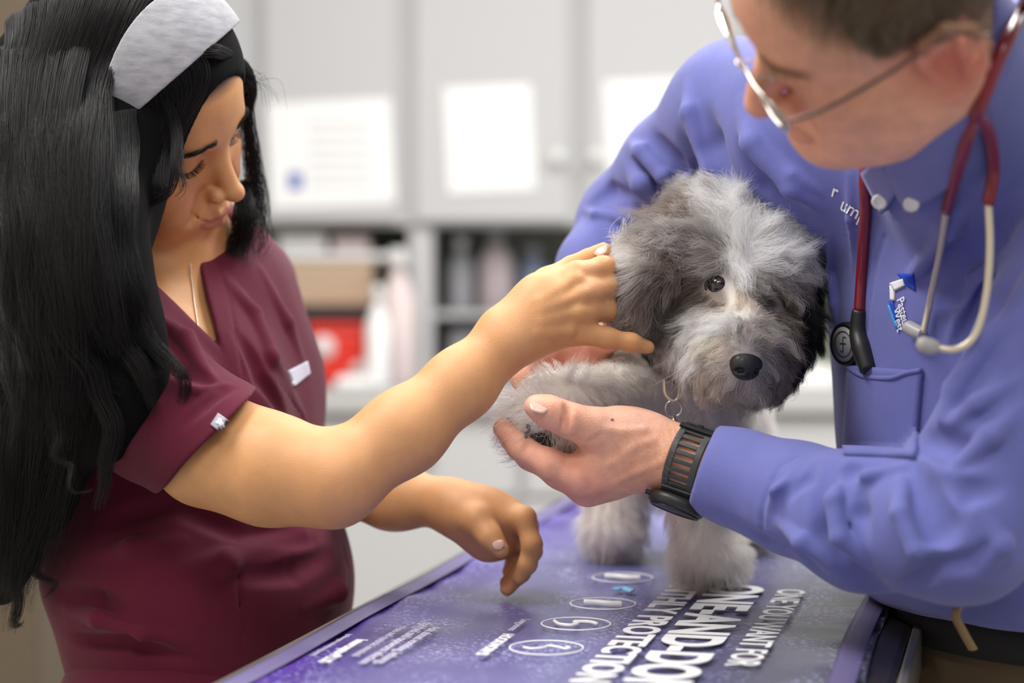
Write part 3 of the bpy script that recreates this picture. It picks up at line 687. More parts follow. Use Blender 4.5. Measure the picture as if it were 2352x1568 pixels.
wcol = paint((.66, .34, .15), [(wcheek, (.66, .25, .15)), (wlip, (.46, .16, .12)), (wlid, (.46, .24, .12)), (wlash, (.02, .012, .01)), (wscalp, (.03, .02, .018)),
    (spot(V(1372, 660, 1.60), .02, 1, .4), (.68, .34, .20)), (spot(V(1192, 787, 1.58), .02, 1, .25), (.72, .42, .26)), (spot(V(1160, 1345, 1.71), .018, 1, .5), (.60, .24, .15)),
    (spot(HW.p(.047, -.012, -.052), .0012, .3, .7), (.16, .07, .05))])
body_w = body
sdf_obj('body', body, .0016, M_skin, wo, wcol)
P_ = body.rays([(1352, 597), (1378, 573)])[0]
nails('fingernail', [(V(1364, 583, 1.6345), V(1394, 566, 1.6335), .0115, cdir(-.35, -.6, -.75)), (V(1141, 1240, 1.6775), V(1149, 1262, 1.6765), .0105, cdir(-.1, -.1, -1))], wo, M_nail)
# brows and lashes as hairs
def local(S, c, r):
    q = Shape(); q.ops = S.near(np.array(c, float), r); return q
def brow_strands(H, S, q, n, ln, wdt, up=0.0):
    S = local(S, H.p(q*.03, 0, .01), .06); t = rng.random(n); z = .0155+.006*np.sin(math.pi*np.minimum(t*.75+.12, 1))-.004*t+rng.normal(size=n)*wdt*(1-.5*t)
    x = q*(.014+.032*t); a = H.o+H.sc*(x[:, None]*H.X+.02*H.Y+z[:, None]*H.Z)
    for _ in range(12): a = a-H.Y*np.maximum(S.d(a), 0)[:, None]
    n_ = S.grad(a); dr = H.X*q*(.5+.5*t)[:, None]+H.Z*(.55-.75*t)[:, None]+n_*.25; dr /= np.linalg.norm(dr, axis=1, keepdims=True)
    s_ = np.linspace(0, 1, 5)[None, :, None]; return list(a[:, None]+dr[:, None]*ln*s_-n_[:, None]*s_**2*ln*.15)
bs = brow_strands(HW, body, 1, 520, .007, .0017)+brow_strands(HW, body, -1, 520, .007, .0017)
curves('eyebrows', bs, .00011, M_hairw, wo)
ls = []
for q in (1, -1):
    Sl = local(body, HW.p(q*.03, 0, 0), .05); t = rng.random(150); x = .018+.027*t; zl = -.0084+((x-.031)/.0145)**2*.0048
    a = HW.o+HW.sc*((q*x)[:, None]*HW.X+.02*HW.Y+zl[:, None]*HW.Z)
    for _ in range(12): a = a-HW.Y*np.maximum(Sl.d(a), 0)[:, None]
    s_ = np.linspace(0, 1, 6)[None, :, None]; ln = .0058
    ls += list(a[:, None]+HW.Y*ln*s_*.9+HW.Z*ln*(-.75*s_+.45*s_**2)+HW.X*(q*(t-.4)*ln*.8)[:, None, None]*s_)
curves('eyelashes', ls, .00009, M_hairw, wo)

# scrub top
top = Shape(); w_torso(top, .009)
top.off = 0
chain(top, [(140, 1230, 1.72, 20), (150, 1330, 1.72, 26)], .04)
top.add(tors((470, 1330), 1.77, (.140, .122, .10)), .04)
sl = Shape(); chain(sl, [(250, 800, 1.665, 150), (360, 940, 1.635, 158), (470, 1010, 1.60, 150), (560, 1050, 1.575, 150)], .02)
sp_n = nrm(V(585, 1100, 1.60)-V(400, 960, 1.60)); cuff_c = V(425, 1068, 1.60)
pa, pb, pc = V(567, 918, 1.60), V(278, 1220, 1.60), V(420, 1075, 1.45); nn = nrm(np.cross(pb-pa, pc-pa)); nn = nn*np.sign(nn@(V(700, 1150, 1.6)-pa))
sl.cut(Plane(pa, nn), .003)
sl.sub(Cone(V(380, 960, 1.63), V(600, 1072, 1.57), pxr(142, 1.6), pxr(142, 1.6)), .002)
sl2 = Shape(); chain(sl2, [(578, 675, 1.97, 92), (640, 860, 1.93, 98)], .02); top.add(sl2, .02)
# V neck opening
vn = [V(322, 560, 1.70), V(452, 560, 1.80), V(503, 795, 1.66)]
c_n = body.hit(430, 660)
a1, a2, a3 = top.hit(330, 640), top.hit(470, 640), top.hit(500, 792)
vS = Shape(); vS.add(Ell(a3*.3+c_n*.7, (.16, .16, .16)))
def side_plane(px0, py0, px1, py1, keep):
    A_, B_ = V(px0, py0, 1.0)-CAM, V(px1, py1, 1.0)-CAM; n_ = nrm(np.cross(A_, B_)); K_ = V(*keep, 1.0)-CAM
    n_ = n_*(-np.sign(n_@K_)); return Plane(CAM, n_)
vS.cut(side_plane(442, 560, 503, 795, (420, 640)), .001); vS.cut(side_plane(300, 595, 503, 795, (420, 640)), .001)
vS.cut(Plane(V(430, 690, 1.84), cdir(0, .1, 1)), .001)
neckhole = Cone(HW.p(0, -.085, -.04), V(400, 640, 1.82), .070, .062)
top.sub(neckhole, .004)
base_t = Shape(); base_t.ops = list(top.ops); base_t.add(sl, .018)
base_t.bound()
top.add(sl, .018)
folds(top, base_t, [
    ([(340, 700), (420, 790), (500, 890), (600, 985)], 26, 9), ([(360, 790), (470, 880), (560, 940)], 22, 6), ([(330, 770), (420, 850), (520, 900)], 16, -5),
    ([(520, 640), (580, 720), (620, 820), (700, 960)], 30, 6), ([(600, 620), (660, 740), (700, 840)], 30, 4), ([(540, 760), (600, 870), (660, 980)], 26, -5),
    ([(250, 1200), (400, 1160), (560, 1230), (720, 1240)], 34, -5), ([(130, 1360), (220, 1385), (290, 1405)], 18, -9), ([(150, 1400), (230, 1420), (330, 1450), (440, 1475)], 26, 7),
    ([(330, 1330), (520, 1290), (700, 1220), (790, 1160)], 40, 7), ([(560, 1330), (680, 1310), (760, 1270)], 30, -7), ([(700, 1400), (770, 1360), (805, 1300)], 30, 7),
    ([(160, 1460), (300, 1475), (450, 1520)], 22, -6), ([(400, 870), (450, 900), (520, 880)], 14, 4), ([(150, 1290), (300, 1260), (420, 1240)], 30, 6),
    ([(800, 1200), (792, 1260), (800, 1300)], 16, -4), ([(420, 980), (470, 930), (540, 890)], 14, -3)])
for L_ in ([(500, 600), (530, 690), (545, 790), (560, 860)], [(545, 1190), (548, 1350), (556, 1480)], [(640, 880), (690, 950), (720, 1010)]):   # seams
    Ps = base_t.rays(L_)[0]
    for i in range(len(Ps)-1): top.sub(Cone(Ps[i], Ps[i+1], .0011, .0011), .002)
top.sub(vS, .0045)
top.disp(wob(.0012, 28, 3))
scrub = sdf_obj('scrub_top', top, .0019, M_scrub, wo); scrub['label'] = 'burgundy short-sleeved scrub top with V neck'
# border band of the V neck and the pocket
def pipe_on(name, S, pix, r, m, parent, flat=.5, lift=.0):
    P, _ = S.rays(pix); g = S.grad(P); return tube(name, P+g*lift, r, m, parent, seg=10, res=5)
M_tag = mat('grey_tag', (.38, .37, .45), .7)
o = patch('sleeve_tag', top, [(502, 950), (533, 972), (514, 998), (485, 976)], M_tag, scrub, lift=.0015); o['label'] = 'small grey sleeve tag with a white cross'
patch('cross_mark', top, [(503, 963), (510, 965), (513, 985), (506, 983)], M_thread, o, 3, .0021); patch('cross_mark', top, [(497, 975), (499, 968.5), (520, 973), (518, 979.5)], M_thread, o, 3, .0022)
o = patch('pocket_tag', top, [(660, 852), (704, 830), (710, 858), (674, 888)], mat('pale_tag', (.60, .60, .72), .7), scrub, lift=.0015); o['label'] = 'small pale tag on the chest pocket'
# necklace
P, _ = body.rays([(436, 606), (440, 650), (446, 700), (455, 760)]); tag(tube('necklace', P+body.grad(P)*.0007, .0006, M_gold, seg=6), 'thin necklace chain lying in the V neck of the burgundy top', 'necklace')
# trousers below
tr = Shape(); tr.add(tors((475, 1640), 1.78, (.155, .118, .12)), .03)
for s_, x_ in ((-1, 0), (1, 0)):
    c_ = V(475, 1640, 1.78)+Lw*.075*s_; tr.add(Cone(c_, np.array([c_[0]-.02, c_[1], .08]), .082, .05), .03)
sdf_obj('scrub_trousers', tr, .006, M_scrub, wo)
sh = Shape()
for s_ in (-1, 1):
    c_ = V(475, 1640, 1.78)+Lw*.075*s_; sh.add(Ell(np.array([c_[0]+.02, c_[1]-.008, .045]), (.045, .13, .044), [[0.4, .917, 0], [.917, -.4, 0], [0, 0, 1]]), .005)
sh.cut(Plane((0, 0, .002), (0, 0, -1)))
sdf_obj('shoes', sh, .006, M_black, wo)
# ---- hair: a dark mass under many strands
hair = Shape(); e_ = HW.ell
cap = Shape(); cap.add(e_((0, -.092, .043), (.081, .100, .090))); cap.add(e_((0, -.062, .045), (.074, .070, .072)), .02)
# keep the face free: cut by a plane from hairline over temple
fz = Shape(); fz.add(e_((0, .022, -.030), (.066, .072, .103))); cap.sub(fz, .006); cap.bound()
hair.add(cap, .004)
base_cap = Shape(); base_cap.add(e_((0, -.092, .043), (.084, .103, .093))); base_cap.add(e_((0, -.060, .045), (.077, .072, .075)), .02); base_cap.bound()
masses = [
    [(180, 170, 1.67, 140), (140, 330, 1.62, 140), (150, 520, 1.585, 130), (170, 700, 1.58, 125), (170, 860, 1.58, 110), (150, 1000, 1.60, 90), (95, 1150, 1.63, 62), (40, 1300, 1.66, 28)],
    [(215, 330, 1.57, 75), (235, 500, 1.555, 78), (250, 650, 1.55, 75), (290, 770, 1.55, 62), (335, 850, 1.555, 40)],
    [(250, 820, 1.56, 60), (285, 930, 1.56, 42), (255, 1020, 1.57, 25)],
    [(40, 200, 1.68, 110), (20, 500, 1.66, 110), (20, 800, 1.66, 110), (10, 1100, 1.67, 80), (0, 1350, 1.68, 50)],
    [(340, 270, 1.615, 48), (320, 380, 1.61, 40), (290, 480, 1.61, 40), (290, 580, 1.62, 36)]]
for m_ in masses: chain(hair, [(a, b, c+.015, d*.78) for a, b, c, d in m_], .045)
hair.sub(Shape().add(e_((.0, .028, -.030), (.066, .066, .100))), .004)
hair.bound()
hm = sdf_obj('hair', hair, .003, M_haircore, wo)
def gpath(L):
    out = []
    for x in L:
        if x[2] is None: out.append(base_cap.hit(x[0], x[1]))
        elif x[2] == 'h': out.append(hair.hit(x[0], x[1])-FW*(x[3] if len(x) > 3 else .006))
        else: out.append(V(*x[:3]))
    return np.array(out)
def resamp(P, k):
    P = np.asarray(P); n = len(P); C = []
    for t in np.linspace(0, n-1-1e-6, k):
        i = int(t); f = t-i; p = [P[min(max(i+j, 0), n-1)] for j in (-1, 0, 1, 2)]
        C.append(.5*((2*p[1])+(-p[0]+p[2])*f+(2*p[0]-5*p[1]+4*p[2]-p[3])*f*f+(-p[0]+3*p[1]-3*p[2]+p[3])*f**3))
    return np.array(C)
def lock(L, n, r0, r1, K=20, curl=.003, spread=.15, out=0.0, endcut=.25, wavy=.006):
    """n strands around guide L, radius r0 at root to r1 at the end"""
    Gd = resamp(gpath(L), K); T = np.gradient(Gd, axis=0); T /= np.linalg.norm(T, axis=1, keepdims=True)
    U0 = nrm(np.cross(T[0], FW)); res = []
    U_s = []; u = U0
    for i in range(K): u = nrm(u-T[i]*(u@T[i])); U_s.append(u)
    U_s = np.array(U_s); V_s = np.cross(T, U_s); t = np.linspace(0, 1, K)
    if K >= 20: wa_, wf_, wp_ = rng.uniform(.3, 1)*wavy, rng.uniform(1.6, 3.0), rng.uniform(0, 6.28); Gd = Gd+U_s*(wa_*np.clip(t*1.5-.2, 0, 1)*np.sin(wf_*6.28*t+wp_))[:, None]+V_s*(.6*wa_*np.clip(t*1.5-.2, 0, 1)*np.cos(wf_*6.28*t+wp_*2))[:, None]
    for _ in range(n):
        a = rng.uniform(0, 6.283); q = math.sqrt(rng.random()); R_ = (r0+(r1-r0)*t)*q; a2 = a+rng.normal()*spread*t*3
        ph, fr = rng.uniform(0, 6.28), rng.uniform(5, 11); wv_ = curl*t*np.sin(fr*t+ph)*rng.random(); wv2 = curl*t*np.cos(fr*.8*t+ph*2)*rng.random()
        P = Gd+U_s*(R_*np.cos(a2)+wv_)[:, None]+V_s*(R_*np.sin(a2)+wv2)[:, None]
        if endcut: e = 1-rng.random()*endcut; P = resamp(P[:max(int(K*e), 5)], K)
        res.append(P)
    return res
hs = []
# strands lying on the skull: from the crown back and down the near side
for i in range(60):
    t = i/59; x0 = 345-330*t+rng.normal()*6; y0 = -60+110*t*t
    xm = 243-250*t
    P = [(x0+25*(1-t), y0, 'h', .001), (x0-22*(1-t)+4, y0+70, 'h', .003), (xm+14*(1-t), 170+70*t, 'h', .004), (xm+rng.normal()*5, 270+30*t, 'h', .006), (xm-4+rng.normal()*9, 400, 'h', .008), (xm-2+rng.normal()*14, 560, 'h', .009), (xm+20*(1-t)+rng.normal()*18, 730, 'h', .010)]
    if t < .35: P += [(xm+60+rng.normal()*25, 830, 1.548), (xm+72+rng.normal()*45, 905+rng.normal()*30, 1.555)]
    else: P += [(xm+30+rng.normal()*20, 870, 'h', .010), (xm+20+rng.normal()*35, 1000+rng.normal()*50, 'h', .008)]
    hs += lock(P, 150, .004, .011, 22, .006)
for i in range(18):      # under the band, beside the face
    t = i/17; P = [(256+50*t, 262-10*t, 'h', .002), (262+48*t+rng.normal()*4, 340, 'h', .003), (262+38*t+rng.normal()*5, 450, 'h', .004), (270+34*t+rng.normal()*6, 570, 'h', .004), (290+34*t+rng.normal()*10, 690, 'h', .006), (322+30*t+rng.normal()*14, 790, 1.555)]
    hs += lock(P, 90, .003, .007, 20, .004, wavy=.002)
for i in range(30):      # long fall at the back / left
    t = i/29; x = 5+165*t+rng.normal()*10; P = [(x-10+30*t, 120, 'h', .004), (x-10, 300, 'h', .007), (x, 600, 'h', .009), (x+10, 850, 'h', .010), (x-10+rng.normal()*10, 1080, 1.600), (x*.55-10+rng.normal()*14, 1250, 1.635), (x*.3-5+rng.normal()*14, 1400+rng.normal()*30, 1.655)]
    hs += lock(P, 110, .007, .010, 24, .007)
for L_, n_, r0, r1 in [
    ([(300, 640, 1.545), (330, 760, 1.54), (390, 830, 1.545), (425, 890, 1.55), (420, 950, 1.555)], 160, .010, .003),
    ([(250, 640, 1.545), (280, 780, 1.54), (340, 880, 1.54), (350, 960, 1.55)], 260, .014, .004),
    ([(200, 760, 1.54), (230, 900, 1.54), (262, 1000, 1.54), (235, 1100, 1.55), (232, 1180, 1.56)], 260, .012, .003),
    ([(140, 860, 1.55), (130, 1000, 1.55), (150, 1080, 1.55), (210, 1140, 1.55)], 60, .006, .002),
    ([(60, 1100, 1.64), (70, 1230, 1.65), (100, 1320, 1.66), (120, 1370, 1.66)], 120, .006, .002),
    ([(20, 1150, 1.66), (30, 1300, 1.67), (40, 1420, 1.68), (48, 1440, 1.68)], 160, .008, .002)]:
    hs += lock(L_, n_, r0, r1, 20, .004, endcut=.35)
# front: from the headband down over the temple, near side
for i in range(24):
    t = i/23; a = (300+170*t, 262-145*t); P = [(a[0]-45, a[1]-45, None), (a[0]-12, a[1]+10, None), (a[0]-12+10*t, a[1]+75, None), (300+95*t, 330+10*t, 1.60+.012*t), (290+85*t+rng.normal()*5, 410+10*t, 1.592+.01*t)]
    P += [(285+75*t, 480, 1.600), (300+rng.normal()*8+25*t, 560, 1.61), (325+rng.normal()*12, 660, 1.61)] if t < .6 else [(330+45*t, 440, 1.60), (320+rng.normal()*10+20*t, 460, 1.60)]
    hs += lock(P, 95, .0045, .005, 18, .003, endcut=.2)
hs += lock([(380, 230, None), (405, 300, 1.602), (402, 380, 1.590), (390, 435, 1.588), (350, 463, 1.592), (320, 462, 1.60)], 80, .005, .003, 18, .003)
hs += lock([(390, 240, None), (412, 320, 1.602), (418, 400, 1.590), (420, 432, 1.588), (398, 458, 1.588)], 34, .003, .003, 16, .003)
# far side: roll over the far brow, thin fall beyond the cheek
for i in range(14):
    t = i/13; P = [(455+20*t, 125-12*t, None), (500+8*t, 125-10*t, None), (545+20*t, 160-6*t, 1.70), (566+14*t, 205, 1.72), (558+12*t, 262, 1.735)]
    hs += lock(P, 110, .004, .004, 16, .002, endcut=.12)
for i in range(10):
    t = i/9; P = [(555+15*t, 215, 1.72), (562+14*t, 290, 1.745), (570+20*t, 380, 1.76), (575+26*t+rng.normal()*8, 470, 1.77), (560+40*t+rng.normal()*14, 560, 1.775), (500+90*t+rng.normal()*20, 600, 1.78)]
    hs += lock(P, 34, .004, .009, 18, .007, endcut=.3)
for i in range(8):
    t = i/7; P = [(560, 420, 1.765), (545+30*t, 500, 1.75), (530+35*t, 560, 1.76), (500+50*t, 590+10*t, 1.76)]
    hs += lock(P, 60, .006, .007, 14, .005)
# a few flyaways
for i in range(60):
    x = rng.uniform(380, 590); y = 60+(x-380)*.75+rng.normal()*8; d_ = rng.uniform(15, 60); hs.append(resamp([V(x-15, y+20, 1.69), V(x+8, y-10, 1.69), V(x+d_, y-5+rng.normal()*14, 1.69), V(x+d_*1.3, y+40+rng.normal()*25, 1.70)], 20))
hs = [resamp(h_, 20) if len(h_) != 20 else h_ for h_ in hs]
print('hair strands', len(hs), flush=True)
so = curves('hair_strands', np.array(hs), .00013, M_hairw, hm, tip=.4)
# headband: a band of knit around the hair
p1 = [base_cap.hit(*q) for q in ((272, 294), (380, 200), (490, 104))]; p2 = [base_cap.hit(*q) for q in ((258, 158), (295, 80), (368, 3))]
def pl(pts, ref):
    n_ = nrm(np.cross(pts[1]-pts[0], pts[2]-pts[0])); n_ = n_*np.sign(n_@(pts[1]-ref)); return Plane(pts[1], n_)
hb = Shape(); hb.add(e_((0, -.092, .043), (.0895, .1085, .0985))); hb.add(e_((0, -.060, .045), (.0825, .0775, .0805)), .02)
midp = (p1[1]+p2[1])/2; hb.cut(pl(p1, midp), .001); hb.cut(pl(p2, midp), .001)
inn = Shape(); inn.add(e_((0, -.092, .043), (.0865, .1055, .0955))); inn.add(e_((0, -.060, .045), (.0795, .0745, .0775)), .02); inn.bound(); hb.sub(inn, .001)
o = sdf_obj('headband', hb, .0010, M_band); tag(o, 'heather grey knitted headband over the black hair', 'headband')

# ================================================================== MAN
ma_ = empty('person', [V(2330, 900, 1.66)[0], V(2330, 900, 1.66)[1], 0], 'bowed person in blue button-down shirt and glasses holding the dog paw', 'person')
HM = Head(CAM+cdir(.1747, -.1935, 1.313), cdir(-.275, -.713, .645), cdir(-.857, .486, .172), cdir(-.436, -.505, -.745), 1.0)
Lm, Fm = np.array([.36, -.933, 0]), np.array([-.933, -.36, 0]); MM = np.stack([Lm, Fm, Zw])
def mtors(c, D, r): return Ell(V(*c, D), r, MM)
def m_torso(S, off=0.0):
    S.add(mtors((2330, 700), 1.66, (.185+off, .125+off, .24+off)), .03)
    S.add(mtors((2370, 1100), 1.66, (.160+off*1.4, .120+off*1.4, .15+off)), .05)
    chain(S, [(2250, 360, 1.60, 150), (1880, 315, 1.70, 165), (1700, 255, 1.76, 125)], .06, off)
    chain(S, [(2300, 330, 1.55, 160), (2560, 430, 1.45, 180)], .05, off)
    return S
mb = head_shape(HM, True, .4)
ear_shape(mb, HM, -1, 1.08)
mb.add(HM.ell((0, .002, -.090), (.028, .020, .020)), .02)
mb.add(HM.cone((-.03, -.04, -.085), (-.045, -.08, -.055), .022, .024), .03)             # jowl
mb.add(Cone(HM.p(0, -.080, -.045), V(2270, 330, 1.50), .056, .060), .03)
m_torso(mb)
chain(mb, [(1700, 255, 1.76, 110), (1560, 385, 1.83, 95), (1430, 520, 1.885, 80), (1360, 640, 1.84, 66), (1325, 760, 1.775, 56)], .03)
# his right hand behind the paw
chain(mb, [(1325, 760, 1.775, 56), (1325, 815, 1.745, 62), (1320, 850, 1.735, 52)], .02)
hand_fingers(mb, [
    [(1290, 800, 1.73, 38), (1240, 825, 1.715, 30), (1208, 835, 1.70, 25), (1196, 865, 1.69, 22), (1200, 885, 1.685, 19)],
    [(1300, 820, 1.735, 38), (1250, 850, 1.73, 30), (1222, 870, 1.72, 25), (1225, 900, 1.70, 22)],
    [(1340, 850, 1.735, 42), (1345, 900, 1.73, 32), (1330, 940, 1.72, 27), (1300, 960, 1.71, 23)],
    [(1350, 850, 1.74, 40), (1372, 900, 1.735, 30), (1368, 945, 1.725, 24)],
    [(1370, 790, 1.745, 42), (1405, 770, 1.72, 32), (1425, 750, 1.71, 26)]], .008)
# his left arm and the hand in focus
chain(mb, [(2560, 430, 1.45, 150), (2210, 1215, 1.43, 120), (1980, 1190, 1.49, 92), (1780, 1120, 1.54, 74), (1600, 1068, 1.584, 66)], .02)
chain(mb, [(1600, 1068, 1.584, 66), (1530, 1046, 1.594, 64), (1450, 1035, 1.60, 72), (1385, 1075, 1.602, 60)], .02)
mb.add(Cone(V(1440, 1010, 1.60), V(1350, 1095, 1.60), pxr(62, 1.6), pxr(46, 1.6)), .02)
mb.add(Cone(V(1480, 1050, 1.615), V(1375, 1100, 1.625), pxr(62, 1.6), pxr(48, 1.6)), .02)
hand_fingers(mb, [
    [(1380, 1075, 1.595, 48), (1322, 1090, 1.59, 40), (1262, 1066, 1.588, 33), (1196, 1028, 1.592, 28), (1156, 984, 1.60, 24)],
    [(1400, 1095, 1.61, 50), (1348, 1118, 1.61, 40), (1285, 1088, 1.615, 32), (1215, 1050, 1.622, 26), (1168, 1010, 1.628, 22)],
    [(1420, 1095, 1.63, 48), (1372, 1115, 1.635, 38), (1310, 1085, 1.645, 31), (1240, 1045, 1.65, 25), (1195, 1005, 1.65, 21)],
    [(1440, 1090, 1.65, 44), (1400, 1098, 1.658, 34), (1340, 1070, 1.665, 28), (1290, 1035, 1.665, 22)]], .007)
chain(mb, [(1490, 1010, 1.595, 52), (1410, 990, 1.588, 46), (1352, 980, 1.580, 39), (1300, 962, 1.572, 33), (1255, 943, 1.567, 30), (1228, 932, 1.566, 23)], .012)
for a, b_ in (((1305, 930), (1300, 990)), ((1298, 932), (1292, 985)), ((1345, 1030), (1330, 1060)), ((1300, 1045), (1305, 1075)), ((1318, 1050), (1322, 1082)), ((1215, 1015), (1205, 1040)), ((1380, 1000), (1352, 1018))):
    Pq, dq_ = mb.rays([a, b_]); Nq = mb.grad(Pq)
    if dq_.max() > .001: continue
    mb.sub(Cone(Pq[0]+Nq[0]*.0012, Pq[1]+Nq[1]*.0012, .0018, .0018), .004)
for L_ in (((1500, 1010), (1450, 1030), (1400, 1065)), ((1520, 1060), (1460, 1085), (1410, 1110)), ((1480, 985), (1430, 990), (1395, 985))):
    Pt, dt_ = mb.rays(L_); Nt = mb.grad(Pt)
    for i in (0, 1): mb.add(Cone(Pt[i]-Nt[i]*.0014, Pt[i+1]-Nt[i+1]*.0014, .0020, .0020), .004)
Pt, _ = mb.rays([(1345, 1128), (1322, 1100)]); Nt = mb.grad(Pt); mb.add(Ell(Pt[0]-Nt[0]*.0075, (.0105, .0105, .0095)), .008); mb.add(Ell(Pt[1]-Nt[1]*.0065, (.009, .009, .008)), .008)
mb.bound()
HMl = HM.loc
def mhairz(v):
    """1 where the head is covered with hair"""
    q = HMl(v); x, y, z = q.T
    top = z > .078+.7*np.clip(y+.04, 0, .1)
    side = (y < -.041-.4*np.clip(.04-z, 0, .1)) & ((z > .012) | (y < -.110)) & (z > -.06)
    return ((top & (y < .01)) | side)*((x**2+(y+.09)**2+(z-.03)**2) < .02)*1.0
def mlip(v):
    q = HMl(v); x, y, z = q.T
    return .6*((np.abs(x) < .025) & (y > -.006) & (y < .03) & (z < -.0605-.25*np.abs(x)) & (z > -.0815+.30*np.abs(x)))
mcol = paint((.82, .42, .285), [(lambda v: mhairz(v)*.85, (.14, .085, .045)), (mlip, (.55, .22, .17)), (spot(HM.p(-.080, -.088, -.012), .045, .8, .8), (.62, .16, .13)),
    (spot(HM.p(0, .02, -.034), .03, .9, .5), (.68, .28, .2)), (spot(HM.p(-.045, -.03, -.03), .05, 1, .4), (.66, .29, .2)),
    (spot(V(1345, 1120, 1.59), .030, 1, .55), (.68, .25, .22)), (spot(V(1290, 1075, 1.57), .03, 1, .4), (.72, .32, .26)), (spot(V(1225, 935, 1.56), .016, 1, .6), (.80, .46, .40)), (spot(V(1450, 990, 1.58), .05, 1, .5), (.80, .52, .40)),
    (spot(V(1300, 850, 1.72), .07, .8, .8), (.60, .22, .16)), (spot(mb.hit(1406, 963), .0016, .3, 1), (.04, .02, .02)), (spot(V(1440, 1090, 1.57), .035, 1, .35), (.62, .28, .2))])
sdf_obj('body', mb, .0017, M_skinm, ma_, mcol)
nails('fingernail', [(V(1262, 938, 1.5645-.0093), V(1216, 925, 1.5640-.0068), .0150, cdir(.1, -.72, -.7))], ma_, M_nail)
# shirt
shirt = Shape(); m_torso(shirt, .012)
shirt.add(mtors((2400, 1300), 1.66, (.165, .13, .16)), .05)
shirt.cut(Plane(V(2300, 1412, 1.60), (0, 0, -1)), .004)
ra_ = Shape(); chain(ra_, [(1700, 255, 1.76, 140), (1560, 390, 1.83, 128), (1445, 510, 1.885, 110), (1378, 620, 1.84, 92), (1345, 720, 1.80, 80)], .02)
ra_.cut(Plane(V(1338, 730, 1.79), V(1325, 790, 1.76)-V(1360, 640, 1.84)), .003)
shirt.add(ra_, .035)
la_ = Shape(); chain(la_, [(2600, 400, 1.46, 215), (2450, 800, 1.43, 200), (2200, 1205, 1.415, 172), (1985, 1195, 1.475, 150), (1820, 1142, 1.53, 120), (1700, 1100, 1.56, 100), (1600, 1068, 1.582, 96)], .02)
ca, cb, cc = V(1652, 985, 1.585), V(1588, 1160, 1.585), V(1590, 1070, 1.50); cn = nrm(np.cross(cb-ca, cc-ca)); cn = cn*np.sign(cn@(V(1450, 1040, 1.6)-ca))
la_.cut(Plane(ca, cn), .002); la_.sub(Cone(V(1560, 1055, 1.587), V(1690, 1098, 1.562), pxr(84, 1.6), pxr(80, 1.6)), .002)
shirt.add(Cone(HM.p(.004, -.085, -.075), V(2250, 330, 1.52), .066, .085), .03); nk = Cone(HM.p(0, -.080, -.045), V(2270, 330, 1.50), .0585, .062); shirt.sub(nk, .003); shirt.sub(HM.ell((0, -.05, -.03), (.068, .09, .088)), .004)
base_s = Shape(); base_s.ops = list(shirt.ops); base_s.add(la_, .03); base_s.bound()
shirt.add(la_, .03)
folds(shirt, base_s, [
    ([(1575, 190), (1590, 260), (1640, 380), (1700, 480)], 30, 9), ([(1620, 250), (1640, 330), (1690, 430)], 24, -10), ([(1560, 300), (1600, 380), (1640, 460)], 26, -8),
    ([(1500, 280), (1530, 340), (1580, 400), (1620, 450)], 24, 9), ([(1500, 310), (1545, 370), (1590, 440)], 14, -9), ([(1440, 330), (1480, 350), (1530, 400), (1570, 450)], 26, 9), ([(1470, 370), (1510, 420), (1550, 470)], 16, -5),
    ([(1380, 360), (1430, 370), (1480, 420), (1510, 500)], 30, 9), ([(1345, 480), (1400, 440), (1460, 450)], 22, -7), ([(1400, 490), (1450, 500), (1490, 530)], 24, 6), ([(1340, 480), (1370, 495), (1450, 505), (1470, 545)], 14, 5),
    ([(1700, 230), (1730, 330), (1820, 430), (1880, 480)], 34, 9), ([(1760, 330), (1820, 400), (1880, 440)], 20, 5), ([(1700, 330), (1760, 420), (1850, 490)], 22, -8),
    ([(1905, 540), (1912, 620), (1925, 700), (1932, 800)], 12, 5), ([(1952, 400), (1955, 500), (1958, 620)], 10, 4),
    ([(2240, 420), (2180, 520), (2080, 640)], 30, 6), ([(2352, 520), (2240, 640), (2170, 800)], 26, 9), ([(2352, 600), (2280, 690), (2230, 800)], 24, -9), ([(2352, 700), (2270, 790), (2200, 900), (2140, 1010)], 36, 9), ([(2352, 470), (2290, 540), (2200, 690)], 22, -7),
    ([(2352, 860), (2250, 930), (2130, 1010)], 26, 7), ([(2100, 1010), (2200, 1035), (2290, 1020)], 18, -9), ([(2352, 930), (2280, 1000), (2200, 1060)], 34, 6),
    ([(2080, 1055), (2110, 1130), (2150, 1210), (2175, 1250)], 13, -12), ([(2060, 1100), (2075, 1180), (2110, 1260), (2200, 1290)], 30, 9), ([(1905, 1065), (1895, 1150), (1905, 1220), (1960, 1300), (2030, 1360)], 13, -12), ([(1935, 1080), (1920, 1150), (1935, 1230), (2000, 1310)], 26, 8),
    ([(1900, 1100), (1950, 1080), (2040, 1065)], 13, -7), ([(1970, 1130), (2000, 1100), (2070, 1065)], 18, 6), ([(1985, 1130), (1980, 1180), (1990, 1240)], 14, -6), ([(1760, 1190), (1790, 1130), (1830, 1070)], 18, 6), ([(1780, 1200), (1850, 1240), (1900, 1300)], 22, 7), ([(1800, 1150), (1850, 1100), (1880, 1060)], 14, -5),
    ([(1640, 1180), (1750, 1240), (1830, 1270), (1900, 1320)], 13, -5), ([(2060, 1350), (2150, 1300), (2230, 1290), (2300, 1230)], 30, -5), ([(2150, 1100), (2230, 1130), (2300, 1120)], 28, -7), ([(2250, 1170), (2300, 1250), (2230, 1340)], 30, 5)])
P, _ = base_s.rays([(1832, 1048), (1792, 1070), (1768, 1120), (1752, 1170), (1752, 1230), (1765, 1260)])
for i in range(len(P)-1): shirt.sub(Cone(P[i], P[i+1], .0012, .0012), .002)
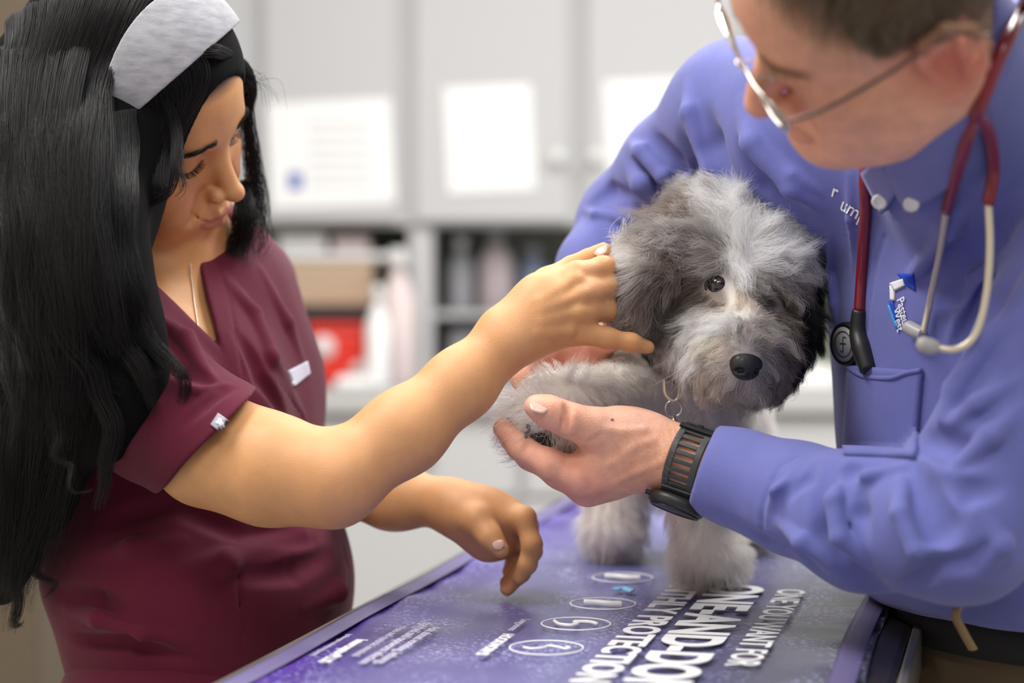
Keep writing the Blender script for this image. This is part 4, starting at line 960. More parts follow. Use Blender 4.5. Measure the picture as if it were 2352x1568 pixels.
P, _ = base_s.rays([(2072, 455), (2060, 500), (2030, 545), (2010, 600), (1998, 680), (1990, 760)])
for i in range(len(P)-1): shirt.sub(Cone(P[i], P[i+1], .0014, .0014), .003)
shirt.disp(wob(.0014, 24, 5)); shirt.bound()
sho = sdf_obj('shirt', shirt, .0022, M_shirt, ma_); sho['label'] = 'blue long-sleeved button-down shirt'
# cuff seam tape, collar, pocket
o = patch('collar', shirt, [(2030, 345), (2262, 200), (2190, 400), (2092, 474)], M_shirt, sho, 14, .008); 
o = patch('collar', shirt, [(1993, 385), (2030, 345), (2072, 420), (2040, 482)], M_shirt, sho, 10, .007)
for bxp in ((2041, 440), (2105, 440)):
    c_ = shirt.hit(*bxp); g_ = shirt.grad(c_)[0]; lathe('button', [(.0048, -.001), (.0058, .0006), (.0058, .0022), (.0046, .0030), (.0034, .0022)], c_+g_*.0095, M_white, sho, g_*.4-FW*.6, 24)
pocket = patch('chest_pocket', shirt, [(1952, 838), (2122, 852), (2105, 1052), (1938, 1046)], M_shirt, sho, 16, .0035)
o = pipe_on('pocket_hem', shirt, [(1952, 838), (1990, 862), (2050, 868), (2090, 856), (2122, 850)], .0022, M_shirt, pocket, lift=.003)
# embroidery
def stext(s, px, py, size_px, ang, bold=0, m=M_thread, parent=sho, lift=.0009, sx=1.0, shear=0):
    h_ = shirt.hit(px, py); D = (h_-CAM)@FW; g_ = shirt.grad(h_)[0]; a = math.radians(ang)
    xd = cdir(math.cos(a), math.sin(a), 0); xd = xd-g_*(xd@g_); yd = cdir(math.sin(a), -math.cos(a), 0)
    return text('embroidery', s, m, pxr(size_px, D), h_+g_*.001, xd, yd, parent, S=shirt, bold=bold, sx=sx, lift=lift, shear=shear)
stext('r', 1908, 448, 40, 8, .0002); stext('ump', 1928, 478, 40, 14, .0002)
M_lb, M_lb2 = mat('royal_thread', (.01, .06, .50), .7), mat('cyan_thread', (.05, .35, .75), .7)
o = patch('logo', shirt, [(2062, 628), (2098, 628), (2104, 668), (2084, 655)], M_lb, sho, 6, .0012)
patch('logo_swoosh', shirt, [(2046, 650), (2076, 640), (2080, 655), (2056, 668)], M_thread, o, 5, .0016); patch('logo_swoosh', shirt, [(2046, 655), (2056, 665), (2056, 690), (2047, 690)], M_thread, o, 5, .0014)
patch('logo_swoosh', shirt, [(2044, 690), (2052, 690), (2062, 735), (2054, 738)], M_lb, o, 5, .0012); patch('logo_swoosh', shirt, [(2041, 700), (2045, 700), (2066, 755), (2060, 755)], M_lb2, o, 5, .0014)
stext('Pasteu', 2062, 688, 24, 52, .0001, parent=o, lift=.0013); stext('West', 2052, 712, 24, 52, .0001, parent=o, lift=.0013)
# trousers, belt, shoes
tr = Shape(); tr.add(mtors((2425, 1500), 1.67, (.165, .13, .18)), .03)
for s_ in (-1, 1):
    c_ = V(2440, 1600, 1.67)+Lm*.08*s_; tr.add(Cone(c_, np.array([c_[0]-.03, c_[1], .10]), .085, .06), .03)
tr.cut(Plane(V(2300, 1400, 1.6)+np.array([0, 0, .02]), (0, 0, 1)), .003)
tro = sdf_obj('trousers', tr, .005, M_khaki, ma_)
zb_ = V(2300, 1440, 1.6)[2]; cb_ = V(2425, 1500, 1.67)
vs, fs = [], []
for i in range(64):
    th = 2*math.pi*i/64
    for dz in (-.018, .018):
        k_ = math.sqrt(max(1-((zb_+dz-cb_[2])/.18)**2, .05)); p_ = cb_+Lm*math.cos(th)*(.170*k_)+Fm*math.sin(th)*(.135*k_); vs.append([p_[0], p_[1], zb_+dz])
for i in range(64): j = (i+1) % 64; fs.append([2*i, 2*j, 2*j+1, 2*i+1])
bo = npmesh('belt', vs, fs, M_blackcloth, ma_); md = bo.modifiers.new('t', 'SOLIDIFY'); md.thickness = .004; md.offset = 1
tube('belt_cord', [V(2215, 1372, 1.50), V(2195, 1410, 1.495), V(2212, 1450, 1.495), V(2235, 1490, 1.50)], .0045, mat('tan_leather', (.30, .20, .09), .5), bo, seg=8, flat=.5)
sh = Shape()
for s_ in (-1, 1):
    c_ = V(2440, 1600, 1.67)+Lm*.08*s_; sh.add(Ell(np.array([c_[0]-.07, c_[1]-.02, .05]), (.05, .14, .05), MM), .005)
sh.cut(Plane((0, 0, .002), (0, 0, -1)))
sdf_obj('shoes', sh, .006, M_black, ma_)
# hair: short strands over the skull, fine pale hairs on the hand
def scatter(v, f, n, mask=None):
    """random points on a mesh (numpy), weighted by area"""
    a, b_, c_, d_ = v[f[:, 0]], v[f[:, 1]], v[f[:, 2]], v[f[:, 3]]; cen = (a+b_+c_+d_)/4; ar = np.linalg.norm(np.cross(c_-a, d_-b_), axis=1)
    if mask is not None: ar = ar*mask(cen)
    i = rng.choice(len(f), n, p=ar/ar.sum()); u, w_ = rng.random((n, 1)), rng.random((n, 1))
    return (a[i]*(1-u)+b_[i]*u)*(1-w_)+(d_[i]*(1-u)+c_[i]*u)*w_
hsph = Shape(); [hsph.ops.append(o_) for o_ in mb.ops[:40]]; hsph.bound()
hv, hq = mesh_sdf(head_shape(HM, True, .4), .004)
R_ = scatter(hv, hq, 15000, lambda c: mhairz(c)+1e-9); N_ = mb.grad(R_)
q_ = HMl(R_); side = np.clip((.075-q_[:, 2])/.05, 0, 1)[:, None]
dr = (-HM.Z*(.9)*side+(-HM.Y)*(.55)+(HM.X*-.9)*(1-side)+HM.Y*(1-side)*1.2)
dr = dr-N_*(dr*N_).sum(1, keepdims=True); dr /= np.linalg.norm(dr, axis=1, keepdims=True)+1e-9
ln = (.012+.028*(1-side[:, 0]))*rng.uniform(.7, 1.2, len(R_)); s_ = np.linspace(0, 1, 7)[None, :, None]
jit = rng.normal(size=R_.shape)*.14
P = R_[:, None]+((dr+jit)[:, None]*s_+N_[:, None]*(.45*s_-.35*s_**2))*ln[:, None, None]
g_ = rng.random((len(R_), 1)); hc_ = (1-g_)*np.array([.10, .062, .030])+g_*np.array([.26, .19, .12]); grey = (rng.random((len(R_), 1)) < .25+.3*side)*1.0; hc_ = hc_*(1-grey)+grey*np.array([.38, .33, .28])
curves('hair', P, .00013, M_hairm, ma_, hc_)
hr = []
for _ in range(900):
    px_, py_ = rng.uniform(1400, 1560), rng.uniform(985, 1110); hr.append((px_, py_, rng.uniform(.3, 1)))
hr = np.array(hr); P0, dd = mb.rays(hr[:, :2]); ok = dd < .001; P0 = P0[ok]; hr = hr[ok]; N0 = mb.grad(P0)
w_ = np.clip((hr[:, 0]-1400)/140, 0, 1)[:, None]; dr = cdir(-.25, -.6, -.2)*w_+cdir(.3, .5, -.2)*(1-w_)+rng.normal(size=P0.shape)*.35
P = P0[:, None]+(dr[:, None]*s_+N0[:, None]*(.5*s_-.3*s_**2))*(.004+.005*w_[:, :, None])
curves('arm_hair', P, .00005, M_hairm, ma_, np.tile([.80, .55, .32], (len(P), 1)))
bs = brow_strands(HM, mb, -1, 240, .009, .0026)+brow_strands(HM, mb, 1, 200, .009, .0026)
curves('eyebrows', np.array(bs), .00012, M_hairm, ma_, np.tile([.38, .25, .15], (len(bs), 1)))

# ------------------------------------------------------------------ eyeglasses
gl = empty('eyeglasses', HM.p(0, .02, 0), 'thin metal-framed eyeglasses on the bowed man', 'glasses')
M_frame = mat('bronze_frame', (.16, .12, .11), .3, .9); M_glass = mat('clear_lens', (1, 1, 1), .02, trans=1)
for q in (-1, 1):
    rim_ = [HM.p(q*(.0325+.0265*math.copysign(abs(math.cos(a))**.7, math.cos(a))), .0245-.006*abs(math.cos(a))*(1 if math.cos(a) > 0 else 0), -.004+.0165*math.copysign(abs(math.sin(a))**.7, math.sin(a))) for a in np.linspace(0, 2*math.pi, 28, endpoint=False)]
    tube('lens_rim', rim_, .0013, M_chrome, gl, True, 8, 2)
    npmesh('lens', np.concatenate([np.array(rim_)+HM.Y*.0006, np.array(rim_)-HM.Y*.0006]), [list(range(28)), list(range(28, 56))[::-1]]+[[i, i+28, (i+1) % 28+28, (i+1) % 28] for i in range(28)], M_glass, gl, False)
    t_ = tube('temple_arm', [HM.p(q*.0595, .019, .004), HM.p(q*.0665, .015, .004), HM.p(q*.0735, -.01, .005), HM.p(q*.0775, -.05, .009), HM.p(q*.0785, -.078, .013), HM.p(q*.079, -.100, .010), HM.p(q*.078, -.118, -.008)], .0015, M_frame, gl, seg=8, res=4)
    tube('nose_pad', [HM.p(q*.008, .0215, -.004), HM.p(q*.0095, .014, -.009), HM.p(q*.0105, .0125, -.013)], [.0006, .0009, .002], M_chrome, gl, seg=8)
tube('bridge', [HM.p(-.0075, .0245, .002), HM.p(0, .0275, .006), HM.p(.0075, .0245, .002)], .0012, M_chrome, gl, seg=8)

# ------------------------------------------------------------------ stethoscope
st = empty('stethoscope', shirt.hit(1975, 700), 'stethoscope with maroon tubing hung around the bowed man\'s neck', 'stethoscope')
both = Shape(); both.add(local(mb, V(2180, 400, 1.45), .32), .001); both.add(local(shirt, V(2150, 450, 1.45), .30), .001)
def on(px, py, l): h_ = both.hit(px, py); return h_-FW*l
D1_ = float((shirt.hit(1986, 415)-CAM)@FW)-.009
L1 = [V(2004, 300, D1_+.02), V(1992, 350, D1_+.004), V(1986, 410, D1_), on(1984, 480, .008), on(1980, 560, .007), on(1975, 640, .007), on(1970, 715, .008)]
Lneck = [on(2345, 20, .006), on(2315, 80, .007), on(2278, 160, .008), on(2243, 245, .010), on(2232, 268, .011)]
Yd = float((Lneck[-1]-CAM)@FW)
tube('tubing', L1, .0047, M_tube, st, seg=16)
tube('tubing', Lneck, .0052, M_tube, st, seg=16)
tube('tubing', [Lneck[0], on(2380, -70, .008), V(2420, -140, 1.50)], .0050, M_tube, st, seg=12)
_l2 = [(2270, 466), (2274, 560), (2268, 660), (2252, 740), (2228, 785), (2190, 803), (2150, 797)]; _d2 = [float((shirt.hit(*p)-CAM)@FW) for p in _l2]
D2a, D2b = min(_d2[:3])-.009, min(_d2[3:])-.009
Y0 = V(2228, 270, 1.39)
tube('binaural_sleeve', [V(2238, 255, Yd), on(2205, 330, .018), on(2182, 410, .016), on(2166, 485, .012)], [.0052, .0048, .0046, .0044], M_tube, st, seg=14)
tube('binaural_sleeve', [V(2235, 258, Yd), on(2262, 305, .009), on(2272, 390, .012), V(2270, 468, min(D2a, D2b))], [.0052, .0048, .0047, .0046], M_tube, st, seg=14)
e1 = tube('ear_tube', [on(2166, 482, .012), on(2150, 580, .014), on(2128, 690, .014), on(2112, 765, .014)], .0027, M_gold, st, seg=12)
e2 = tube('ear_tube', [V(*p, min(D2a, D2b)+(.004*max(i-4, 0))) for i, p in enumerate(_l2)], .0027, M_gold, st, seg=12)
M_tip = mat('grey_silicone', (.38, .37, .38), .4)
tube('ear_tip', [V(x, y, min(D2a, D2b)+.008) for x, y in ((2155, 798), (2138, 796), (2118, 790), (2106, 786))], [.0045, .0062, .0060, .003], M_tip, e2, seg=16)
tube('ear_tip', [on(2112, 768, .014), on(2098, 762, .012), on(2080, 752, .012), on(2072, 748, .012)], [.0045, .0060, .0058, .003], M_tip, e1, seg=16)
cp = on(1966, 760, .010)
tube('chestpiece_stem', [on(1970, 712, .008), cp, on(1974, 800, .012), on(1990, 850, .010)], [.0058, .0072, .0085, .007], M_black, st, seg=16)
dc = on(1938, 790, .014); dn = nrm(cdir(-.87, .05, -.49))
dk = lathe('chestpiece', [(.0165, -.006), (.0185, -.005), (.0185, .002), (.0175, .0035), (.0150, .0038), (.0148, .003), (.0005, .003)], dc, M_dark, st, dn, 40)
lathe('diaphragm', [(.0146, .0025), (.0146, .0034), (.0005, .0036)], dc, mat('grey_membrane', (.33, .33, .34), .4), dk, dn, 40)
tu = nrm(np.cross(dn, [0, 0, 1]))
tube('engraved_ring', [dc+dn*.0038+.0108*(math.cos(a)*tu+math.sin(a)*np.cross(dn, tu)) for a in np.linspace(0, 6.2832, 24, endpoint=False)], .0004, M_black, dk, True, 6, 2)
tube('engraved_mark', [dc+dn*.0038+.0108*(x*-tu+y*np.array([0, 0, 1])) for x, y in ((-.3, -.5), (0, -.55), (0, .5), (.35, .5))], .0005, M_black, dk, seg=6, res=3)
tube('engraved_mark', [dc+dn*.0038+.0108*(x*-tu+y*np.array([0, 0, 1])) for x, y in ((-.35, .05), (.35, .05))], .0005, M_black, dk, seg=6, res=3)

# ------------------------------------------------------------------ wristwatch
WC = V(1588, 1066, 1.584); wa = nrm(V(1640, 1088, 1.576)-V(1500, 1040, 1.594)); wt = empty('wristwatch', WC, 'black sports wristwatch with a slotted rubber strap on the pale wrist', 'watch')
wu = nrm(np.cross(wa, FW)); wu = wu*np.sign(wu@UP); wv = nrm(np.cross(wa, wu)); wv = wv*np.sign(-(wv@FW))    # wu up, wv towards camera
mbl = local(mb, WC, .07); th_ = np.linspace(-math.pi, math.pi, 37)[:-1]; d_ = wu*np.sin(th_)[:, None]+wv*np.cos(th_)[:, None]; _rt = np.full(36, .05)
for _ in range(40): _rt = _rt-.7*np.maximum(np.minimum.reduce([mbl.d(WC+d_*_rt[:, None]+wa*h_) for h_ in (-.011, 0, .011)]), 0)
_rt = _rt+.0008
def ring(th, h, r=.0):
    R0 = np.interp((th+math.pi) % (2*math.pi), np.linspace(0, 2*math.pi, 37), np.r_[_rt, _rt[0]])
    return WC+wa*h+wu*math.sin(th)*(R0+r)+wv*math.cos(th)*(R0+r)
def arc_band(name, th0, th1, h0, h1, r0, r1, m, parent, n=40):
    vs, fs = [], []
    for i in range(n+1):
        th = th0+(th1-th0)*i/n
        for h, r in ((h0, r0), (h1, r0), (h1, r1), (h0, r1)): vs.append(ring(th, h, r))
    for i in range(n):
        for a in range(4): fs.append([i*4+a, i*4+(a+1) % 4, (i+1)*4+(a+1) % 4, (i+1)*4+a])
    fs += [[3, 2, 1, 0], [n*4+a for a in range(4)]]
    o = npmesh(name, vs, fs, m, parent, False); md = o.modifiers.new('b', 'BEVEL'); md.width = .0006; md.segments = 2; md.limit_method = 'ANGLE'; return o
sp_ = arc_band('strap', -math.pi, math.pi, -.0132, -.0078, -.0005, .0022, M_strap, wt, 90); arc_band('strap_rail', -math.pi, math.pi, .0078, .0132, -.0005, .0022, M_strap, sp_, 90)
for i in range(26):
    th = -1.0+i*.235; arc_band('strap_bar', th, th+.125, -.0080, .0080, -.0003, .0018, M_strap, sp_, 3)
bk = arc_band('buckle', .95, 1.12, -.0145, .0145, .002, .0045, M_dark, wt, 6); arc_band('buckle_pin', 1.10, 1.35, -.0022, .0022, .002, .0038, M_dark, bk, 6); arc_band('strap_keeper', 1.30, 1.42, -.013, .013, .0018, .0034, M_strap, bk, 5)
# case on the lower side
ct = -1.42; cc_ = ring(ct, 0, .0045); cnm = nrm(ring(ct, 0, .02)-ring(ct, 0, 0))
cs_ = lathe('watch_case', [(.019, -.0045), (.0225, -.003), (.0235, .0), (.0228, .004), (.0205, .0062), (.0195, .0060)], cc_, M_black, wt, cnm, 40)
lathe('bezel', [(.0195, .0055), (.0205, .0062), (.0205, .0072), (.0185, .0074), (.0183, .0066)], cc_, M_dark, cs_, cnm, 40); lathe('watch_face', [(.0183, .006), (.0183, .0066), (.0005, .0067)], cc_, M_black, cs_, cnm, 40)
for sgn in (-1, 1): tube('side_button', [cc_+nrm(np.cross(cnm, wa))*sgn*.010+wa*-.020, cc_+nrm(np.cross(cnm, wa))*sgn*.010+wa*-.0245], .002, M_dark, cs_, seg=10)
arc_band('strap_lug', -1.15, -.78, -.0128, .0128, -.0003, .0036, M_strap, cs_, 8)

# ================================================================== LETTERING ON THE MAT
mtext('ONE YOU WANT FOR', 1666, 1527, .0335, bold=.0005)
mtext('ONE-AND-DONE', 1392, 1612, .0640, bold=.0022, sx=.98)
mtext('MONTHLY PROTECTION', 1308, 1566, .0390, bold=.0011, sx=1.1)
mtext('HOOKWORMS', 1092, 1503, .0125, bold=.0004); mtext('Lungworms', 1165, 1447, .0105, m=M_lightprint)
mtext('Ask about vomiting, lethargy,', 858, 1524, .0125, m=M_lightprint, bold=.0002); mtext('diarrhea and tapeworm infection', 822, 1523, .0125, m=M_lightprint, bold=.0002); mtext('treats and controls intestinal', 806, 1506, .0105, m=M_lightprint)
mtext('InterceptorPLUS', 730, 1520, .0130, bold=.0003); mtext('(milbemycin oxime/praziquantel)', 712, 1505, .0065, m=M_lightprint)
def disc_icon(px, py, rad, fill, kind):
    c = G(px, py, TZ+.0029); rt = tube('icon_ring', [c+rad*(math.cos(a)*tdir+math.sin(a)*tper) for a in np.linspace(0, 2*math.pi, 28, endpoint=False)], .0007, M_print, matr, True, 6, 2)
    if kind == 's': tube('icon_worm', [c+rad*(x*tdir+y*tper) for x, y in ((-.1, -.62), (-.25, -.35), (-.05, -.1), (.25, .0), (.15, .3), (-.05, .55), (.15, .62), (.2, .5))], .0011, M_print, rt, seg=6)
    elif kind == 'u': tube('icon_worm', [c+rad*(x*tdir+y*tper) for x, y in ((.25, -.7), (-.2, -.45), (-.3, -.1), (0, .05), (.25, -.1), (.35, .3), (.1, .6))], .0017, M_print, rt, seg=6)
    else: tube('icon_worm', [c+rad*(x*tdir+y*tper) for x, y in ((0, -.6), (.05, -.2), (-.05, .2), (0, .6))], .003, M_print, rt, seg=8)
disc_icon(1255, 1487, .0275, 0, 's'); disc_icon(1323, 1432, .0275, 0, 'u'); disc_icon(1385, 1386, .0275, 0, 'b'); disc_icon(1430, 1326, .0275, 0, 'b')
tube('printed_mark', [G(x, y, TZ+.0029) for x, y in ((1412, 1354), (1430, 1350), (1452, 1357))], .004, M_sky, matr, seg=6, flat=.2)

# ================================================================== DOG
dg_ = empty('dog', G(1560, 1330, TZ), 'small shaggy grey and white dog standing on the printed mat', 'dog')
DS = Shape()
hc = V(1655, 625, 1.70)
DX, DY, DZ = nrm(cdir(-.95, -.20, .25)), nrm(cdir(.22, .36, -.90)), None
DZ = nrm(np.cross(DX, DY)); DX = np.cross(DY, DZ); MD = np.stack([DX, DY, DZ])
DS.add(Ell(hc, (.059, .060, .062), MD))
DS.add(Ell(V(1695, 650, 1.668), (.046, .040, .040), MD), .03)                         # forehead/brow
DS.add(Cone(V(1690, 735, 1.655), V(1710, 800, 1.607), .036, .026), .03)                # muzzle
DS.add(Ell(V(1700, 800, 1.625), (.037, .030, .028), MD), .02)                          # beard mass
DS.add(Cone(V(1600, 770, 1.665), V(1660, 835, 1.640), .028, .024), .03); DS.add(Cone(V(1800, 760, 1.665), V(1760, 840, 1.640), .024, .022), .03)
ear1 = Shape(); chain(ear1, [(1560, 560, 1.660, 48), (1500, 610, 1.645, 50), (1462, 680, 1.640, 44), (1475, 740, 1.640, 32)], .02); DS.add(ear1, .012)
ear2 = Shape(); chain(ear2, [(1790, 570, 1.70, 48), (1825, 640, 1.71, 36), (1826, 700, 1.705, 25), (1816, 755, 1.70, 18)], .02); DS.add(ear2, .010)
head_only = Shape(); head_only.ops = list(DS.ops)
DB = Shape()
chain(DB, [(1640, 690, 1.73, 110), (1570, 830, 1.77, 125), (1560, 930, 1.80, 140), (1590, 960, 1.92, 150), (1610, 940, 2.05, 140)], .03)
chain(DB, [(1500, 880, 1.76, 75), (1430, 900, 1.73, 62), (1340, 915, 1.68, 54), (1270, 945, 1.64, 50), (1222, 975, 1.615, 44)], .02)   # lifted front leg
DB.add(Ell(V(1222, 968, 1.612), (.021, .019, .021)), .012)
chain(DB, [(1262, 880, 1.65, 26), (1300, 920, 1.655, 40)], .02)
chain(DB, [(1250, 965, 1.635, 38), (1295, 1000, 1.64, 30), (1310, 1020, 1.65, 22)], .012)
chain(DB, [(1620, 960, 1.78, 90), (1605, 1150, 1.77, 62), (1615, 1270, 1.755, 58)], .02)
pz = G(1635, 1352, TZ); DB.add(Ell(pz+np.array([0, .01, .026]), (.030, .035, .022)), .02)
chain(DB, [(1500, 1000, 1.98, 90), (1420, 1120, 1.95, 64), (1410, 1220, 1.93, 58)], .02)
pz2 = G(1405, 1275, TZ); DB.add(Ell(pz2+np.array([0, .012, .024]), (.030, .036, .021)), .02)
chain(DB, [(1690, 1000, 2.0, 80), (1720, 1130, 2.0, 55), (1735, 1200, 1.99, 50)], .02); pz3 = G(1738, 1252, TZ); DB.add(Ell(pz3+np.array([0, .012, .024]), (.028, .034, .021)), .02)
for p3 in (pz, pz2, pz3): DB.cut(Plane([0, 0, TZ+.0030], [0, 0, -1]), .003)
DS.bound(); DB.bound()
alld = Shape(); alld.add(DB, .02); alld.add(DS, .02); alld.bound()
KC = {'W': (1.0, .99, .98), 'G': (.22, .195, .185), 'L': (.55, .51, .49), 'D': (.02, .018, .02), 'C': (.90, .83, .76), 'B': (.36, .30, .26), 'K': (.10, .09, .085)}
FL = [ # px,py, dx,dy, out, len mm, colour
 (1600, 450, -.5, -.9, .7, 32, 'L'), (1640, 430, -.2, -1, .7, 34, 'W'), (1570, 490, -.9, -.5, .5, 38, 'B'), (1540, 540, -1, -.1, .4, 34, 'L'), (1510, 560, -.9, .3, .4, 32, 'L'), (1620, 500, -.9, -.4, .5, 36, 'B'), (1590, 560, -1, 0, .4, 32, 'L'), (1660, 500, -.7, -.7, .5, 40, 'W'),
 (1700, 450, .0, -1, .8, 33, 'W'), (1740, 470, .4, -.9, .7, 30, 'W'), (1790, 500, .9, -.5, .5, 38, 'W'), (1700, 520, -.1, -1, .45, 40, 'W'), (1740, 540, .7, -.7, .4, 38, 'W'), (1800, 560, 1, -.05, .35, 34, 'W'), (1700, 590, -.1, -.9, .3, 34, 'W'), (1750, 590, .9, -.1, .35, 34, 'W'), (1830, 600, .8, .5, .35, 28, 'K'),
 (1650, 560, -.8, -.4, .35, 34, 'L'), (1640, 600, -.9, .1, .4, 30, 'L'), (1600, 620, -.9, .35, .4, 32, 'B'), (1690, 625, .1, .6, .5, 17, 'W'), (1740, 640, .5, .7, .5, 18, 'L'), (1800, 640, .8, .6, .4, 28, 'L'), (1660, 625, -.5, .5, .45, 15, 'L'), (1780, 670, .5, .9, .4, 26, 'B'),
 (1540, 600, -.8, .5, .4, 30, 'B'), (1500, 600, -.8, .5, .4, 30, 'L'), (1460, 590, -.9, .2, .4, 30, 'W'), (1440, 640, -.7, .6, .4, 30, 'L'), (1430, 700, -.4, .9, .4, 28, 'L'), (1480, 680, -.3, .9, .35, 30, 'B'), (1520, 680, -.3, .9, .35, 30, 'G'), (1460, 750, .0, 1, .35, 24, 'L'), (1500, 760, .4, .9, .3, 24, 'G'),
 (1560, 680, -.9, .4, .3, 30, 'B'), (1600, 680, -.9, .3, .25, 22, 'B'), (1650, 690, -.7, .5, .2, 10, 'B'), (1560, 740, -.8, .6, .3, 30, 'L'), (1620, 720, -.9, .35, .3, 26, 'W'), (1690, 680, .0, -.6, .25, 12, 'C'), (1705, 700, .0, -.7, .25, 14, 'C'), (1680, 740, -.8, .2, .3, 22, 'W'), (1715, 760, .1, -.6, .2, 10, 'L'),
 (1560, 800, -.5, .8, .3, 28, 'W'), (1600, 800, -.7, .7, .3, 28, 'W'), (1650, 790, -.9, .4, .3, 24, 'C'), (1660, 830, -.9, .5, .3, 20, 'C'), (1600, 850, -.4, .9, .25, 24, 'C'), (1680, 875, -.3, 1, .25, 22, 'C'), (1720, 890, .05, 1, .25, 22, 'C'), (1760, 870, .5, .9, .25, 20, 'L'), (1750, 760, .7, .4, .3, 20, 'L'), (1785, 720, .7, .6, .3, 24, 'B'), (1790, 790, .7, .7, .3, 26, 'B'), (1765, 820, .6, .7, .3, 20, 'L'), (1770, 700, .3, .9, .2, 10, 'K'),
 (1820, 690, .1, 1, .35, 26, 'D'), (1850, 680, .4, .9, .4, 26, 'D'), (1825, 760, .0, 1, .3, 24, 'D'), (1850, 760, .1, 1, .3, 24, 'D'), (1835, 820, -.1, 1, .25, 20, 'D'), (1800, 850, .0, 1, .3, 20, 'B'), (1850, 620, .7, .7, .4, 24, 'D')]
F_px = np.array([f[:2] for f in FL], float); hl = local(DS, V(1650, 650, 1.67), .25); F_pos, _ = hl.rays(F_px)
F_dir = np.array([nrm(cdir(f[2], f[3], 0)) for f in FL]); F_out = np.array([f[4] for f in FL]); F_len = np.array([f[5] for f in FL])/1000; F_col = np.array([KC[f[6]] for f in FL])
back = np.array([hc+FW*.06, hc+FW*.05+UP*.03, hc+FW*.05-RT*.04, hc+FW*.05+RT*.04]); F_pos = np.r_[F_pos, back]; F_dir = np.r_[F_dir, np.tile(nrm(FW-UP*.6), (4, 1))]; F_out = np.r_[F_out, [.4]*4]; F_len = np.r_[F_len, [.03]*4]; F_col = np.r_[F_col, [KC['L']]*4]
def wfield(P, sharp=2.0):
    d2 = ((P[:, None]-F_pos[None])**2).sum(-1)+.003**2; w_ = d2**-(sharp+1.0); return w_/w_.sum(1, keepdims=True)
def dogcol_head(P):
    return wfield(P, 2.5)@F_col
def smooth(x): return x
bv, bq = mesh_sdf(alld, .0032); dv, dq = mesh_sdf(DS, .0028)
def dogcol(v):
    hd = np.clip(1-DS.d(v)/.006, 0, 1)[:, None]*(v[:, 2] > V(0, 905, 1.7)[2])[:, None]
    base = np.tile([.80, .75, .70], (len(v), 1)); padm = np.exp(-(np.linalg.norm(v-V(1238, 1012, 1.600), axis=1)/.011)**2)[:, None]
    out = np.empty_like(v)
    for i in range(0, len(v), 20000): out[i:i+20000] = dogcol_head(v[i:i+20000])
    c = base*(1-hd)+out*.75*hd; return c*(1-padm)+np.array([.03, .025, .025])*padm
bo = npmesh('body', bv, bq, mat('dog_skin', attr=True, rough=.9, spec=.1), dg_, True, dogcol(bv))
def fur(name, R, N, dirs, out, ln, col, rad, K, clumpn, clump=.65, wave=.0022, freq=2.2, parent=dg_, tip=.2, grav=.35, keep=None, cvar=(.62, 1.3)):
    n = len(R); dt = dirs-N*(dirs*N).sum(1, keepdims=True); dt /= np.linalg.norm(dt, axis=1, keepdims=True)+1e-9
    s_ = np.linspace(0, 1, K)[None, :, None]; jit = rng.normal(size=(n, 3))*.22
    P = R[:, None]+ln[:, None, None]*((dt+jit)[:, None]*(s_*(1-.12*out[:, None, None]))+N[:, None]*(out[:, None, None]*(1.5*s_-1.0*s_**2*grav*2)))
    ci = rng.choice(n, clumpn, replace=False); lab = np.empty(n, int)
    for i in range(0, n, 4000): lab[i:i+4000] = ((R[i:i+4000, None]-R[ci][None])**2).sum(-1).argmin(1)
    cc = P[ci[lab]]; w_ = clump*s_**1.1*rng.uniform(.55, 1.1, (n, 1, 1)); P = P*(1-w_)+cc*w_
    a1 = np.cross(dt, N); ph = rng.uniform(0, 6.28, clumpn)[lab][:, None]; am = rng.uniform(.2, 1.5, clumpn)[lab][:, None]; fr = freq*rng.uniform(.6, 1.5, clumpn)[lab][:, None]
    lr = np.clip(ln/.03, .3, 1.3)[:, None]
    wvx = wave*am*s_[..., 0]*lr*np.sin(ph+fr*6.28*s_[..., 0]); wvy = wave*.7*am*s_[..., 0]*lr*np.cos(ph*1.7+fr*6.28*s_[..., 0])
    P = P+a1[:, None]*wvx[..., None]+N[:, None]*wvy[..., None]
    cv = rng.uniform(*cvar, clumpn)[lab][:, None]*rng.uniform(.85, 1.12, (n, 1)); cw = np.clip(col.mean(1)-.6, 0, .4)[:, None]/.4; cv = cv*(1-.75*cw)+.75*cw; col = np.clip(col*cv, 0, .95)
    if keep is not None: m_ = keep(P); P, col = P[m_], col[m_]
    return curves(name, P, rad*rng.uniform(.7, 1.2, len(P)), M_fur, parent, col, tip=tip)
def eyefree(P):
    m_ = np.ones(len(P), bool)
    for e0, r0 in ((eyeL, .0098), (eyeR, .0055), (noseC, .0105)):
        d_ = nrm(CAM*0+DY*.75-FW*.6); q = P-e0; t = np.clip((q*d_).sum(-1), -.004, .05); m_ &= np.linalg.norm(q-t[..., None]*d_, axis=-1).min(1) > r0
    return m_
